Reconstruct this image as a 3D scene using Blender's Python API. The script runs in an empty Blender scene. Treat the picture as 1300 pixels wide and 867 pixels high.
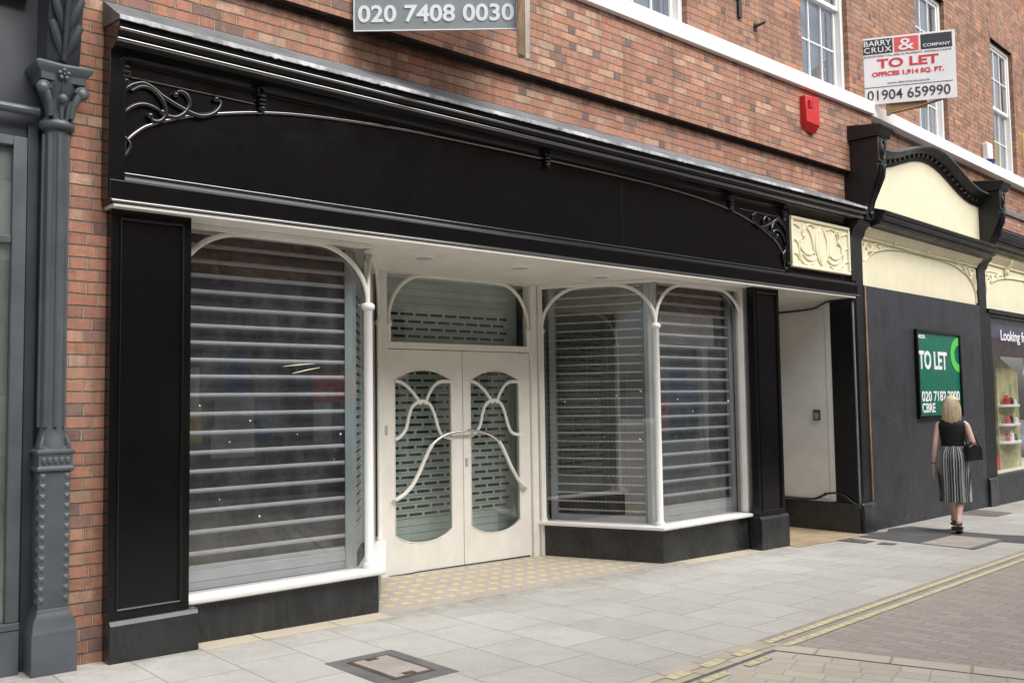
import bpy, bmesh, math, random
from math import sin, cos, pi, radians, hypot, atan, floor, sqrt
from mathutils import Matrix, Vector, noise
random.seed(7)
scene = bpy.context.scene
col = scene.collection
# ------------------------------------------------------------------ frames
TH = atan(.058)
FM = Matrix.Identity(4)
FR = Matrix.Translation((11.5, 0, 0)) @ Matrix.Rotation(TH, 4, 'Z') @ Matrix.Translation((-11.5, 0, 0))
def plane_frame(x0, y0, dx, dy):
    return Matrix.Translation((x0, y0, 0)) @ Matrix.Rotation(math.atan2(dy, dx), 4, 'Z')
G = 0.0182
def gz(x): return -G * (x - 2.64)
W = {}
# ------------------------------------------------------------------ materials
def mat_new(name):
    m = bpy.data.materials.new(name); m.use_nodes = True
    nt = m.node_tree; nt.nodes.clear()
    out = nt.nodes.new('ShaderNodeOutputMaterial')
    b = nt.nodes.new('ShaderNodeBsdfPrincipled')
    nt.links.new(b.outputs[0], out.inputs[0])
    return m, nt, b, out
class N:
    """small helper for math in a node tree"""
    def __init__(s, nt): s.nt = nt
    def node(s, t, **k):
        n = s.nt.nodes.new(t)
        for a, v in k.items(): setattr(n, a, v)
        return n
    def inp(s, sock, v):
        if v is None: return
        if hasattr(v, 'is_output') or isinstance(v, bpy.types.NodeSocket): s.nt.links.new(v, sock)
        else: sock.default_value = v
    def m(s, op, a, b=None, c=None, clamp=False):
        n = s.node('ShaderNodeMath', operation=op); n.use_clamp = clamp
        s.inp(n.inputs[0], a); s.inp(n.inputs[1], b); s.inp(n.inputs[2], c)
        return n.outputs[0]
    def coords(s, kind='Object'):
        return s.node('ShaderNodeTexCoord').outputs[kind]
    def xyz(s, v):
        n = s.node('ShaderNodeSeparateXYZ'); s.inp(n.inputs[0], v); return n.outputs
    def comb(s, x=0.0, y=0.0, z=0.0):
        n = s.node('ShaderNodeCombineXYZ')
        for i, v in enumerate((x, y, z)): s.inp(n.inputs[i], v)
        return n.outputs[0]
    def noise(s, vec, scale, detail=4, rough=.55, dist=0.0, out=0):
        n = s.node('ShaderNodeTexNoise'); s.inp(n.inputs['Vector'], vec)
        n.inputs['Scale'].default_value = scale; n.inputs['Detail'].default_value = detail
        n.inputs['Roughness'].default_value = rough; n.inputs['Distortion'].default_value = dist
        return n.outputs[out]
    def white(s, vec, out='Value'):
        n = s.node('ShaderNodeTexWhiteNoise', noise_dimensions='3D'); s.inp(n.inputs['Vector'], vec)
        return n.outputs[out]
    def ramp(s, f, stops, interp='LINEAR'):
        n = s.node('ShaderNodeValToRGB'); s.inp(n.inputs[0], f)
        cr = n.color_ramp; cr.interpolation = interp
        while len(cr.elements) < len(stops): cr.elements.new(.5)
        for e, (p, c) in zip(cr.elements, stops):
            e.position = p; e.color = (c[0], c[1], c[2], 1) if hasattr(c, '__len__') else (c, c, c, 1)
        return n.outputs[0]
    def map(s, f, a, b, c, d, clamp=True):
        n = s.node('ShaderNodeMapRange'); n.clamp = clamp; s.inp(n.inputs[0], f)
        for i, v in enumerate((a, b, c, d)): n.inputs[i + 1].default_value = v
        return n.outputs[0]
    def smooth(s, f, a, b):
        n = s.node('ShaderNodeMapRange', interpolation_type='SMOOTHSTEP'); s.inp(n.inputs[0], f)
        n.inputs[1].default_value = a; n.inputs[2].default_value = b
        return n.outputs[0]
    def mix(s, f, a, b, mode='MIX'):
        n = s.node('ShaderNodeMix', data_type='RGBA', blend_type=mode)
        s.inp(n.inputs[0], f)
        for i, v in ((6, a), (7, b)):
            if isinstance(v, tuple): v = (v[0], v[1], v[2], 1)
            s.inp(n.inputs[i], v)
        return n.outputs[2]
    def scale(s, v, sc):
        n = s.node('ShaderNodeMapping'); s.inp(n.inputs[0], v); n.inputs['Scale'].default_value = sc
        return n.outputs[0]
    def bump(s, h, strength=.5, dist=.01, normal=None):
        n = s.node('ShaderNodeBump'); s.inp(n.inputs['Height'], h)
        n.inputs['Strength'].default_value = strength; n.inputs['Distance'].default_value = dist
        if normal is not None: s.inp(n.inputs['Normal'], normal)
        return n.outputs[0]

def paint(name, c, rough=.4, var=.06, bump=.15, bs=40, coat=0.0, chips=0.0, dirt=0.0, dirtc=(.1, .09, .08), spec=.5, metallic=0.0, streak=0.0):
    m, nt, b, out = mat_new(name); n = N(nt); co = n.coords()
    v = n.noise(co, 3.1, 5, .6)
    c1 = tuple(x * (1 - var * 2) for x in c); c2 = tuple(min(1, x * (1 + var * 2)) for x in c)
    colr = n.mix(n.map(v, .3, .7, 0, 1), c1, c2)
    if dirt:
        st = n.noise(n.scale(co, (9, 9, 1.3)), 2.0, 6, .7)
        colr = n.mix(n.m('MULTIPLY', n.map(st, .5, .75, 0, 1), dirt), colr, dirtc)
    if chips:
        vo = n.node('ShaderNodeTexVoronoi'); n.inp(vo.inputs['Vector'], co); vo.inputs['Scale'].default_value = 5.5
        wob = n.m('MULTIPLY', n.noise(co, 60, 3, .7), .05)
        spot = n.m('LESS_THAN', n.m('ADD', vo.outputs['Distance'], wob), .06)
        pick = n.m('GREATER_THAN', n.xyz(vo.outputs['Color'])[0], 1 - chips)
        colr = n.mix(n.m('MULTIPLY', spot, pick), colr, (.50, .49, .46))
        sc = n.noise(n.scale(co, (14, 14, 5)), 1.6, 6, .8)
        colr = n.mix(n.map(sc, .66, .78, 0, .5), colr, tuple(min(1, q * 2.6 + .03) for q in c))
    n.inp(b.inputs['Base Color'], colr)
    r = n.map(n.noise(co, 7.0, 5, .65), .3, .7, rough * .8, min(1, rough * 1.3))
    n.inp(b.inputs['Roughness'], r)
    b.inputs['Metallic'].default_value = metallic
    b.inputs['Specular IOR Level'].default_value = spec
    if coat:
        b.inputs['Coat Weight'].default_value = coat; b.inputs['Coat Roughness'].default_value = .08
    if bump: n.inp(b.inputs['Normal'], n.bump(n.noise(co, bs, 3, .6), bump, .003))
    return m

def brick_mat(name, stops, mortar, ch=.078, bond='flemish', tint=1.0, dirt=.35, soot_shade=False):
    m, nt, b, out = mat_new(name); n = N(nt); co = n.coords()
    nz = n.noise(co, 13.0, 3, .6, out=1)
    off = n.xyz(nz)
    o = n.xyz(co)
    u = n.m('ADD', n.m('ADD', o[0], o[1]), n.m('MULTIPLY', n.m('SUBTRACT', off[0], .5), .018))
    v = n.m('ADD', o[2], n.m('MULTIPLY', n.m('SUBTRACT', off[1], .5), .013))
    row = n.m('FLOOR', n.m('DIVIDE', v, ch))
    lv = n.m('SUBTRACT', v, n.m('MULTIPLY', row, ch))
    P = .3375
    par = n.m('FLOORED_MODULO', row, 2.0)
    jit = n.m('MULTIPLY', n.white(n.comb(row, 3.3, 1.7)), .04)
    u2 = n.m('ADD', n.m('ADD', u, n.m('MULTIPLY', par, P / 2)), jit)
    cell = n.m('FLOOR', n.m('DIVIDE', u2, P))
    fu = n.m('SUBTRACT', u2, n.m('MULTIPLY', cell, P))
    isH = n.m('GREATER_THAN', fu, .225)
    lu = n.m('SUBTRACT', fu, n.m('MULTIPLY', isH, .225))
    wd = n.m('SUBTRACT', .225, n.m('MULTIPLY', isH, .1125))
    d = n.m('MINIMUM', n.m('MINIMUM', lu, n.m('SUBTRACT', wd, lu)), n.m('MINIMUM', lv, n.m('SUBTRACT', ch, lv)))
    brick = n.smooth(d, .0035, .0075)
    idv = n.comb(n.m('ADD', n.m('MULTIPLY', cell, 2), isH), row, 0.0)
    w = n.node('ShaderNodeTexWhiteNoise', noise_dimensions='3D'); n.inp(w.inputs['Vector'], idv)
    rnd = n.m('ADD', w.outputs['Value'], n.m('MULTIPLY', n.m('SUBTRACT', 1.0, isH), .10), clamp=True)
    bc = n.ramp(rnd, stops, 'LINEAR')
    vv = n.node('ShaderNodeHueSaturation'); n.inp(vv.inputs['Value'], n.map(n.xyz(w.outputs['Color'])[1], 0, 1, .85, 1.15)); n.inp(vv.inputs['Color'], bc); bc = vv.outputs[0]
    # blotches inside a brick: dark burnt ends, pale bloom
    bands = n.noise(n.comb(n.m('MULTIPLY', u, 26.0), n.m('MULTIPLY', row, 3.7), n.m('MULTIPLY', o[2], 4.0)), 1.0, 3, .6)
    bc = n.mix(n.map(bands, .45, .70, 0, .45), bc, tuple(x * .62 for x in stops[2][1]))
    bc = n.mix(n.map(bands, .45, .28, 0, .3), bc, stops[-1][1])
    vein = n.noise(n.comb(n.m('MULTIPLY', o[0], 1.0), n.m('MULTIPLY', o[1], 1.0), n.m('MULTIPLY', o[2], 2.0)), 11, 5, .7)
    bc = n.mix(n.map(vein, .5, .72, 0, .55), bc, tuple(x * .45 for x in stops[1][1]))
    speck = n.noise(co, 70, 4, .75)
    bc = n.mix(n.map(speck, .35, .75, .0, .5), bc, (.50, .28, .19))
    fine = n.noise(co, 160, 3, .6)
    bc = n.mix(.35, bc, n.mix(fine, (.05, .03, .03), (.62, .4, .32)), 'OVERLAY')
    mc = n.mix(n.noise(co, 30, 4, .7), tuple(x * .7 for x in mortar), mortar)
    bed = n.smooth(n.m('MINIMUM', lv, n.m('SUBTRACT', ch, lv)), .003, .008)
    mc = n.mix(n.m('MULTIPLY', n.m('SUBTRACT', 1.0, bed), .75), mc, (.09, .07, .055))  # bed joints darkened to paint the shadow line along each course
    c = n.mix(brick, mc, bc)
    if soot_shade:
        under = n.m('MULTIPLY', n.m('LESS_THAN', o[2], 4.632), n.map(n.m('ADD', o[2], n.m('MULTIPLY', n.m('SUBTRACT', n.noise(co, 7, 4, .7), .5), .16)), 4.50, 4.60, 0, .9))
        c = n.mix(under, c, (.025, .02, .018))  # soot and the ledge's shade, both darkened into the courses below it
    big = n.noise(co, .7, 5, .65)
    c = n.mix(n.map(big, .48, .75, 0, dirt), c, (.10, .07, .055))
    stk = n.noise(n.scale(co, (3.0, 3.0, .35)), 2.5, 5, .65)
    c = n.mix(n.map(stk, .52, .72, 0, .5), c, (.09, .065, .05))
    pale = n.noise(n.scale(co, (1.5, 1.5, 1.0)), 2.0, 5, .7)
    c = n.mix(n.map(pale, .55, .8, 0, .35), c, (.55, .42, .34))
    n.inp(b.inputs['Base Color'], c)
    b.inputs['Roughness'].default_value = .85; b.inputs['Specular IOR Level'].default_value = .25
    h = n.m('ADD', brick, n.m('MULTIPLY', n.noise(co, 60, 4, .7), .35))
    h = n.m('ADD', h, n.m('MULTIPLY', w.outputs['Value'], .25))
    n.inp(b.inputs['Normal'], n.bump(h, .9, .011))
    return m

def tile_mat(name, L, Wd, c1, c2, mortar, joint=.005, ax='xy', x0=0, y0=0, rnd_off=1.0, rough=.8, bumpd=.004, stain=.3, rot=0.0, stainc=(.18, .16, .14), varbrick=0.0, speck=.35, noisew=.004, jsoft=.003, edge=False):
    """rows of width Wd stacked along one axis, stones of length L along the other"""
    m, nt, b, out = mat_new(name); n = N(nt); co = n.coords()
    o = n.xyz(co)
    x, y = o[0], o[1]
    if rot:
        x, y = (n.m('ADD', n.m('MULTIPLY', o[0], cos(rot)), n.m('MULTIPLY', o[1], sin(rot))),
                n.m('SUBTRACT', n.m('MULTIPLY', o[1], cos(rot)), n.m('MULTIPLY', o[0], sin(rot))))
    if ax == 'yx': x, y = y, x          # stones run along y
    dn = n.xyz(n.noise(co, 6.0, 3, .6, out=1))
    x = n.m('ADD', n.m('SUBTRACT', x, x0), n.m('MULTIPLY', n.m('SUBTRACT', dn[0], .5), noisew * 2))
    y = n.m('ADD', n.m('SUBTRACT', y, y0), n.m('MULTIPLY', n.m('SUBTRACT', dn[1], .5), noisew * 2))
    row = n.m('FLOOR', n.m('DIVIDE', y, Wd))
    ly = n.m('SUBTRACT', y, n.m('MULTIPLY', row, Wd))
    if rnd_off >= 1: sh = n.m('MULTIPLY', n.white(n.comb(row, 1.1, 5.2)), L)
    else: sh = n.m('MULTIPLY', n.m('ADD', n.m('MULTIPLY', n.m('FLOORED_MODULO', row, 2.0), .5), n.m('MULTIPLY', n.white(n.comb(row, 1.1, 5.2)), rnd_off)), L)
    x2 = n.m('ADD', x, sh)
    if varbrick:
        x2 = n.m('ADD', x2, n.m('MULTIPLY', n.m('SINE', n.m('ADD', n.m('MULTIPLY', x2, 2.7 / L), n.m('MULTIPLY', row, 1.9))), L * varbrick))
    cell = n.m('FLOOR', n.m('DIVIDE', x2, L))
    lx = n.m('SUBTRACT', x2, n.m('MULTIPLY', cell, L))
    d = n.m('MINIMUM', n.m('MINIMUM', lx, n.m('SUBTRACT', L, lx)), n.m('MINIMUM', ly, n.m('SUBTRACT', Wd, ly)))
    st = n.smooth(d, joint * .5, joint * .5 + jsoft)
    w = n.white(n.comb(cell, row, .5))
    c = n.mix(w, c1, c2)
    big = n.noise(co, 1.1, 6, .7)
    c = n.mix(n.map(big, .47, .8, 0, stain), c, stainc)
    med = n.noise(co, 8, 5, .7)
    c = n.mix(n.map(med, .35, .75, 0, .22), c, tuple(min(1, q * 1.25) for q in c2))
    fine = n.noise(co, 130, 3, .75)
    c = n.mix(speck, c, n.mix(fine, (.12, .11, .1), (.85, .83, .8)), 'OVERLAY')
    # worn gum spots
    vo = n.node('ShaderNodeTexVoronoi'); n.inp(vo.inputs['Vector'], co); vo.inputs['Scale'].default_value = 3.2
    spot = n.m('LESS_THAN', vo.outputs['Distance'], .045)
    pick = n.m('GREATER_THAN', n.xyz(vo.outputs['Color'])[0], .55)
    c = n.mix(n.m('MULTIPLY', n.m('MULTIPLY', spot, pick), .6), c, (.13, .12, .11))
    jn = n.noise(co, 3.0, 4, .7)
    jc = n.mix(jn, mortar, tuple(min(1, q * 1.9) for q in mortar))
    c = n.mix(st, jc, c)
    if edge:
        e = n.m('MULTIPLY', n.map(o[1], -.45, .02, 0, 1), n.map(n.noise(co, 5, 6, .75), .35, .7, 0, 1))
        c = n.mix(n.m('MULTIPLY', e, .65), c, (.17, .145, .11))
        crumbs = n.noise(co, 38, 2, .9)
        c = n.mix(n.m('MULTIPLY', n.m('GREATER_THAN', crumbs, .70), n.map(o[1], -.9, .0, .15, .8)), c, (.08, .065, .045))
    n.inp(b.inputs['Base Color'], c)
    b.inputs['Roughness'].default_value = rough; b.inputs['Specular IOR Level'].default_value = .3
    h = n.m('ADD', st, n.m('ADD', n.m('MULTIPLY', n.noise(co, 55, 4, .7), .25), n.m('MULTIPLY', w, .25)))
    n.inp(b.inputs['Normal'], n.bump(h, .7, bumpd))
    return m

def glass_mat(name, tint=(1, 1, 1), smudge=.06, ior=1.5, boost=1.0):
    m = bpy.data.materials.new(name); m.use_nodes = True
    nt = m.node_tree; nt.nodes.clear(); n = N(nt)
    out = n.node('ShaderNodeOutputMaterial')
    tr = n.node('ShaderNodeBsdfTransparent'); tr.inputs[0].default_value = (*tint, 1)
    gl = n.node('ShaderNodeBsdfGlossy'); gl.inputs['Roughness'].default_value = .015
    lw = n.node('ShaderNodeLayerWeight'); lw.inputs[0].default_value = .5
    f0 = ((ior - 1) / (ior + 1)) ** 2 * 2
    fr_o = n.m('ADD', f0, n.m('MULTIPLY', n.m('POWER', lw.outputs['Facing'], 4.0), 1 - f0))
    co = n.coords()
    n.inp(gl.inputs['Normal'], n.bump(n.noise(co, 1.3, 2, .5), .05, .02))
    mx = n.node('ShaderNodeMixShader')
    n.inp(mx.inputs[0], n.m('MULTIPLY', fr_o, boost, clamp=True)); n.inp(mx.inputs[1], tr.outputs[0]); n.inp(mx.inputs[2], gl.outputs[0])
    df = n.node('ShaderNodeBsdfDiffuse'); df.inputs[0].default_value = (.55, .55, .52, 1)
    mx2 = n.node('ShaderNodeMixShader')
    s = n.noise(n.scale(co, (2, 2, .8)), 2.2, 6, .75)
    n.inp(mx2.inputs[0], n.map(s, .45, .8, smudge * .35, smudge * 2)); n.inp(mx2.inputs[1], mx.outputs[0]); n.inp(mx2.inputs[2], df.outputs[0])
    nt.links.new(mx2.outputs[0], out.inputs[0])
    return m

M = {}
M['brick'] = brick_mat('red_brick', [(0, (.11, .105, .13)), (.12, (.19, .15, .15)), (.20, (.43, .225, .165)), (.5, (.50, .265, .185)), (.75, (.45, .225, .15)), (.9, (.53, .32, .215)), (1, (.57, .43, .32))], (.44, .37, .29), soot_shade=True)
M['brick_up'] = brick_mat('brown_brick', [(0, (.12, .085, .075)), (.2, (.24, .145, .105)), (.5, (.38, .21, .145)), (.8, (.44, .245, .16)), (.9, (.62, .30, .14)), (1, (.38, .27, .21))], (.46, .40, .33), dirt=.3)
M['black'] = paint('black_gloss_paint', (.006, .006, .0065), .16, .05, .03, 9, coat=.05, chips=.12, dirt=.03, dirtc=(.05, .05, .05), spec=.3)
M['gloss'] = paint('wet_look_black_paint', (.012, .012, .013), .13, .1, .06, 25, coat=1.0, spec=.8)
M['gloss'].node_tree.nodes['Principled BSDF'].inputs['IOR'].default_value = 2.2
M['iron'] = paint('black_iron_paint', (.009, .009, .0095), .2, .1, .1, 30, coat=.6, spec=.6)
M['black_matt'] = paint('worn_black_paint', (.010, .010, .011), .42, .2, .3, 30, dirt=.10, dirtc=(.09, .09, .09))
M['granite'] = paint('dark_granite', (.020, .022, .023), .26, .3, .12, 45, dirt=.55, dirtc=(.065, .068, .066))
M['hoard'] = paint('charcoal_board', (.036, .039, .046), .45, .12, .1, 20, chips=.3, dirt=.25, dirtc=(.11, .11, .12))
M['cream'] = paint('cream_paint', (.86, .835, .77), .38, .03, .08, 30, dirt=.14, dirtc=(.35, .3, .22))
M['white'] = paint('white_paint', (.82, .81, .79), .4, .02, .06, 30, dirt=.07, dirtc=(.45, .42, .36))
M['fcream'] = paint('pale_yellow_paint', (.86, .81, .58), .5, .03, .08, 20, dirt=.08, dirtc=(.45, .38, .22))
M['greyblue'] = paint('blue_grey_paint', (.088, .101, .111), .38, .1, .25, 35, dirt=.15, dirtc=(.05, .055, .06))
M['greydark'] = paint('dark_blue_grey_paint', (.045, .052, .062), .4, .1, .15, 25, dirt=.1)
M['steel'] = paint('galvanised_steel', (.46, .485, .50), .38, .06, .1, 40, metallic=0, dirt=.15, dirtc=(.25, .24, .22))
M['steel_g'] = paint('shutter_green_grey', (.46, .54, .51), .45, .06, .1, 30, metallic=0, dirt=.2, dirtc=(.16, .16, .14))
M['chrome'] = paint('polished_steel', (.75, .75, .76), .12, .02, 0, metallic=1.0)
M['rod'] = paint('dull_aluminium', (.62, .59, .52), .4, .1, .4, 60, metallic=.2)
M['vision'] = paint('smoked_panel', (.048, .055, .060), .25, .08, .02, 8, dirt=.08, dirtc=(.07, .07, .065))
M['vision_g'] = paint('smoked_green_panel', (.085, .108, .112), .25, .08, .02, 8, dirt=.08, dirtc=(.2, .2, .19))
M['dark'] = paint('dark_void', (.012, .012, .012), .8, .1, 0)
M['lead'] = paint('lead_sheet', (.145, .15, .158), .6, .15, .4, 9, dirt=.9, dirtc=(.10, .10, .105))
M['leadedge'] = paint('flaking_lead_edge', (.46, .47, .49), .55, .4, .9, 60, dirt=.8, dirtc=(.06, .06, .065))
M['shadestrip'] = paint('sooty_ledge_shade', (.03, .026, .024), .8, .4, .4, 20, dirt=.4, dirtc=(.12, .09, .07))  # near-black colour for the shade and soot under the brick ledge
M['timber'] = paint('weathered_timber', (.30, .20, .11), .8, .2, .5, 30, dirt=.5, dirtc=(.2, .12, .06))
M['ply'] = paint('bleached_timber', (.62, .58, .52), .8, .2, .5, 18, dirt=.7, dirtc=(.25, .23, .2))
M['red'] = paint('red_plastic', (.55, .018, .02), .35, .05, .05)
M['blue'] = paint('blue_plastic', (.03, .06, .35), .35, .05, 0)
M['signwhite'] = paint('sign_white', (.90, .90, .91), .45, .03, .03, dirt=.1, dirtc=(.5, .5, .48))
M['signgrey'] = paint('sign_grey', (.25, .28, .285), .45, .06, .03, dirt=.2, dirtc=(.18, .19, .19))
M['signpale'] = paint('sign_pale_letters', (.74, .78, .82), .5, .02, 0)
M['signdark'] = paint('sign_charcoal', (.045, .045, .055), .4, .05, 0)
M['signred'] = paint('sign_red', (.68, .05, .06), .4, .04, 0)
M['signpink'] = paint('sign_faded_red', (.78, .12, .13), .4, .04, 0)
M['signgreen'] = paint('sign_green', (.008, .16, .10), .3, .04, .02)
M['lime'] = paint('sign_lime', (.12, .62, .10), .4, .02, 0)
M['yellow'] = paint('sign_yellow', (.78, .70, .03), .4, .02, 0)
M['glass'] = glass_mat('shop_glass', (.95, .965, .97), .055, 1.5, 2.6)
M['glass_r'] = glass_mat('door_glass', (.95, .97, .96), .03, 1.5, 1.1)
M['glass_d'] = glass_mat('display_glass', (.95, .95, .95), .01, 1.5, .45)
M['glass_w'] = glass_mat('sash_glass', (.5, .55, .6), .02, 1.5, 2.0)
M['cable'] = paint('black_cable', (.015, .015, .015), .4, .1, 0)
M['winpane'] = paint('pale_blind', (.62, .66, .70), .6, .08, 0)
M['greenblind'] = paint('grey_green_blind', (.20, .25, .225), .6, .08, 0)
M['pink'] = paint('pink_blind', (.75, .25, .45), .6, .08, 0)
M['olive'] = paint('tan_blind', (.38, .36, .22), .6, .08, 0)
M['lilac'] = paint('lilac_band', (.07, .06, .13), .4, .06, 0)
M['plum'] = paint('plum_panel', (.035, .010, .016), .4, .2, 0)
M['brown'] = paint('brown_panel', (.05, .034, .018), .4, .3, 0)
M['sagepaper'] = paint('patterned_wallpaper', (.40, .38, .20), .7, .25, .3, 25, dirt=.4, dirtc=(.3, .3, .2))
M['door_dull'] = paint('scuffed_white_door', (.78, .78, .76), .4, .04, .05, 15, dirt=.06, dirtc=(.5, .5, .48))
# ground
M['slab'] = tile_mat('paving_slabs', .60, .459, (.475, .47, .445), (.57, .56, .53), (.24, .23, .21), .006, 'yx', x0=.11, y0=.354, rnd_off=1.0, stain=.75, stainc=(.36, .345, .315), speck=.55, noisew=.002, edge=True)
M['paver'] = tile_mat('street_pavers', .20, .10, (.36, .315, .29), (.43, .38, .35), (.23, .20, .18), .006, 'yx', rnd_off=.1, stain=.2, stainc=(.2, .17, .15), speck=.3, noisew=.002, rot=.05)
M['setts'] = tile_mat('stone_setts', .20, .135, (.50, .46, .39), (.58, .54, .46), (.33, .30, .26), .006, 'yx', rnd_off=1.0, stain=.25, stainc=(.3, .26, .2), bumpd=.006, varbrick=.09, noisew=.012, jsoft=.008, rot=.36)
M['kerb'] = tile_mat('kerb_stones', .37, 1.0, (.50, .44, .35), (.58, .52, .43), (.24, .22, .19), .008, 'xy', y0=-.5, x0=.02, rnd_off=.02, stain=.2, bumpd=.01, noisew=.006, jsoft=.008)
M['kerb2'] = tile_mat('edge_stones', .46, 1.0, (.52, .47, .40), (.59, .54, .46), (.27, .24, .21), .008, 'xy', y0=-.5, rnd_off=.02, stain=.2, bumpd=.01, noisew=.006, jsoft=.008)
M['sandst'] = tile_mat('sandstone_strip', .62, 1.0, (.55, .49, .38), (.60, .54, .43), (.2, .17, .13), .010, 'xy', y0=-.5, rnd_off=.02, stain=.5, stainc=(.33, .27, .19), noisew=.004)
M['sandfl'] = tile_mat('sandstone_floor', .9, .5, (.42, .33, .20), (.50, .40, .26), (.16, .13, .09), .010, 'xy', rnd_off=1, stain=.8, stainc=(.16, .12, .08), noisew=.006)
M['tarmac'] = paint('tarmac', (.105, .105, .11), .9, .15, 1.0, 90, dirt=.3, dirtc=(.13, .13, .13))
M['tarmac_l'] = paint('weathered_tarmac', (.17, .168, .165), .9, .15, 1.0, 120, dirt=.3, dirtc=(.2, .2, .2))
M['ironcov'] = paint('rusty_iron', (.10, .07, .06), .7, .3, .8, 40, dirt=.5, dirtc=(.16, .09, .07))
M['concov'] = paint('cover_infill', (.42, .38, .34), .9, .1, 1.0, 60, dirt=.3, dirtc=(.3, .26, .22))
M['brownslab'] = paint('brown_cover_slab', (.20, .165, .15), .85, .15, .8, 60)
M['ground'] = M['tarmac']
def yline():
    m, nt, b, out = mat_new('yellow_road_paint'); n = N(nt); co = n.coords(); o = n.xyz(co)
    br = n.m('FLOORED_MODULO', o[0], .105)
    gap = n.smooth(n.m('MINIMUM', br, n.m('SUBTRACT', .105, br)), .003, .012)
    wear = n.map(n.noise(co, 14, 5, .75), .34, .47, .1, 1)
    f = n.m('MULTIPLY', n.m('ADD', n.m('MULTIPLY', gap, .7), .3), wear)
    c = n.mix(f, (.33, .29, .24), n.mix(n.noise(co, 4, 4, .6), (.60, .565, .33), (.70, .67, .42)))
    n.inp(b.inputs['Base Color'], c); b.inputs['Roughness'].default_value = .8
    return m
M['yline'] = yline()
def mosaic():
    m, nt, b, out = mat_new('entrance_mosaic'); n = N(nt); co = n.coords(); o = n.xyz(co)
    ty = n.m('SUBTRACT', o[1], .32)
    r = n.m('FLOOR', n.m('ADD', n.m('DIVIDE', ty, .2), .5))
    ly = n.m('SUBTRACT', ty, n.m('MULTIPLY', r, .2))
    tx = n.m('SUBTRACT', n.m('SUBTRACT', o[0], 4.385), n.m('MULTIPLY', ty, .114))
    c_ = n.m('FLOOR', n.m('ADD', n.m('DIVIDE', tx, .158), .5))
    lx = n.m('SUBTRACT', tx, n.m('MULTIPLY', c_, .158))
    wob = n.m('MULTIPLY', n.m('SUBTRACT', n.noise(co, 25, 2, .5), .5), .02)
    d = n.m('ADD', n.m('SQRT', n.m('ADD', n.m('MULTIPLY', lx, lx), n.m('MULTIPLY', ly, ly))), wob)
    dot = n.m('SUBTRACT', 1.0, n.smooth(d, .040, .050))
    lim = n.m('GREATER_THAN', o[1], .24)
    dot = n.m('MULTIPLY', dot, lim)
    vo = n.node('ShaderNodeTexVoronoi'); n.inp(vo.inputs['Vector'], co); vo.inputs['Scale'].default_value = 55
    base = n.mix(n.xyz(vo.outputs['Color'])[0], (.40, .355, .30), (.54, .49, .43))
    base = n.mix(n.map(n.noise(co, 2.2, 5, .7), .4, .75, 0, .5), base, (.34, .29, .24))
    yc = n.mix(n.xyz(vo.outputs['Color'])[1], (.60, .47, .22), (.72, .59, .32))
    yc = n.mix(n.map(n.noise(co, 9, 4, .7), .5, .75, 0, .6), yc, (.5, .42, .3))
    c = n.mix(dot, base, yc)
    # dark debris specks
    v2 = n.node('ShaderNodeTexVoronoi'); n.inp(v2.inputs['Vector'], co); v2.inputs['Scale'].default_value = 8
    sp = n.m('MULTIPLY', n.m('LESS_THAN', v2.outputs['Distance'], .06), n.m('GREATER_THAN', n.xyz(v2.outputs['Color'])[0], .6))
    c = n.mix(n.m('MULTIPLY', sp, .8), c, (.05, .05, .04))
    n.inp(b.inputs['Base Color'], c); b.inputs['Roughness'].default_value = .6
    n.inp(b.inputs['Normal'], n.bump(n.noise(co, 90, 2, .5), .3, .002))
    return m
M['mosaic'] = mosaic()
def skirt_mat():
    m, nt, b, out = mat_new('striped_pleated_cloth'); n = N(nt); co = n.coords(); o = n.xyz(co)
    ang_ = n.m('DIVIDE', n.m('ARCTAN2', o[0], n.m('ADD', o[1], -.0)), 2 * pi)
    u = n.m('ADD', ang_, n.m('MULTIPLY', n.m('SUBTRACT', n.noise(co, 6, 3, .6), .5), .02))
    w = n.m('FLOORED_MODULO', n.m('MULTIPLY', u, 34), 1.0)
    cell = n.m('FLOOR', n.m('MULTIPLY', u, 34))
    th = n.map(n.white(n.comb(cell, 0.3, 0.7)), 0, 1, .38, .72)
    c = n.mix(n.m('GREATER_THAN', w, th), (.03, .03, .035), n.mix(n.white(n.comb(cell, 2, 9)), (.22, .22, .22), (.58, .58, .57)))
    n.inp(b.inputs['Base Color'], c); b.inputs['Roughness'].default_value = .8
    return m
M['skirt'] = skirt_mat()
M['skin'] = paint('skin', (.76, .50, .42), .5, .06, .05, 60); 
M['blacktop'] = paint('black_cloth', (.005, .005, .006), .8, .2, .3, 60)
def hair_mat():
    m, nt, b, out = mat_new('blonde_hair'); n = N(nt); co = n.coords()
    s = n.noise(n.scale(co, (60, 60, 3)), 2.0, 4, .6)
    n.inp(b.inputs['Base Color'], n.mix(n.map(s, .35, .65, 0, 1), (.50, .38, .22), (.82, .72, .52)))
    b.inputs['Roughness'].default_value = .45
    n.inp(b.inputs['Normal'], n.bump(s, .6, .01))
    return m
M['hair'] = hair_mat()
M['leather'] = paint('black_leather', (.014, .014, .018), .28, .1, .2, 60)
M['sandal'] = paint('brown_leather', (.05, .03, .022), .5, .1, .1)

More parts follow.
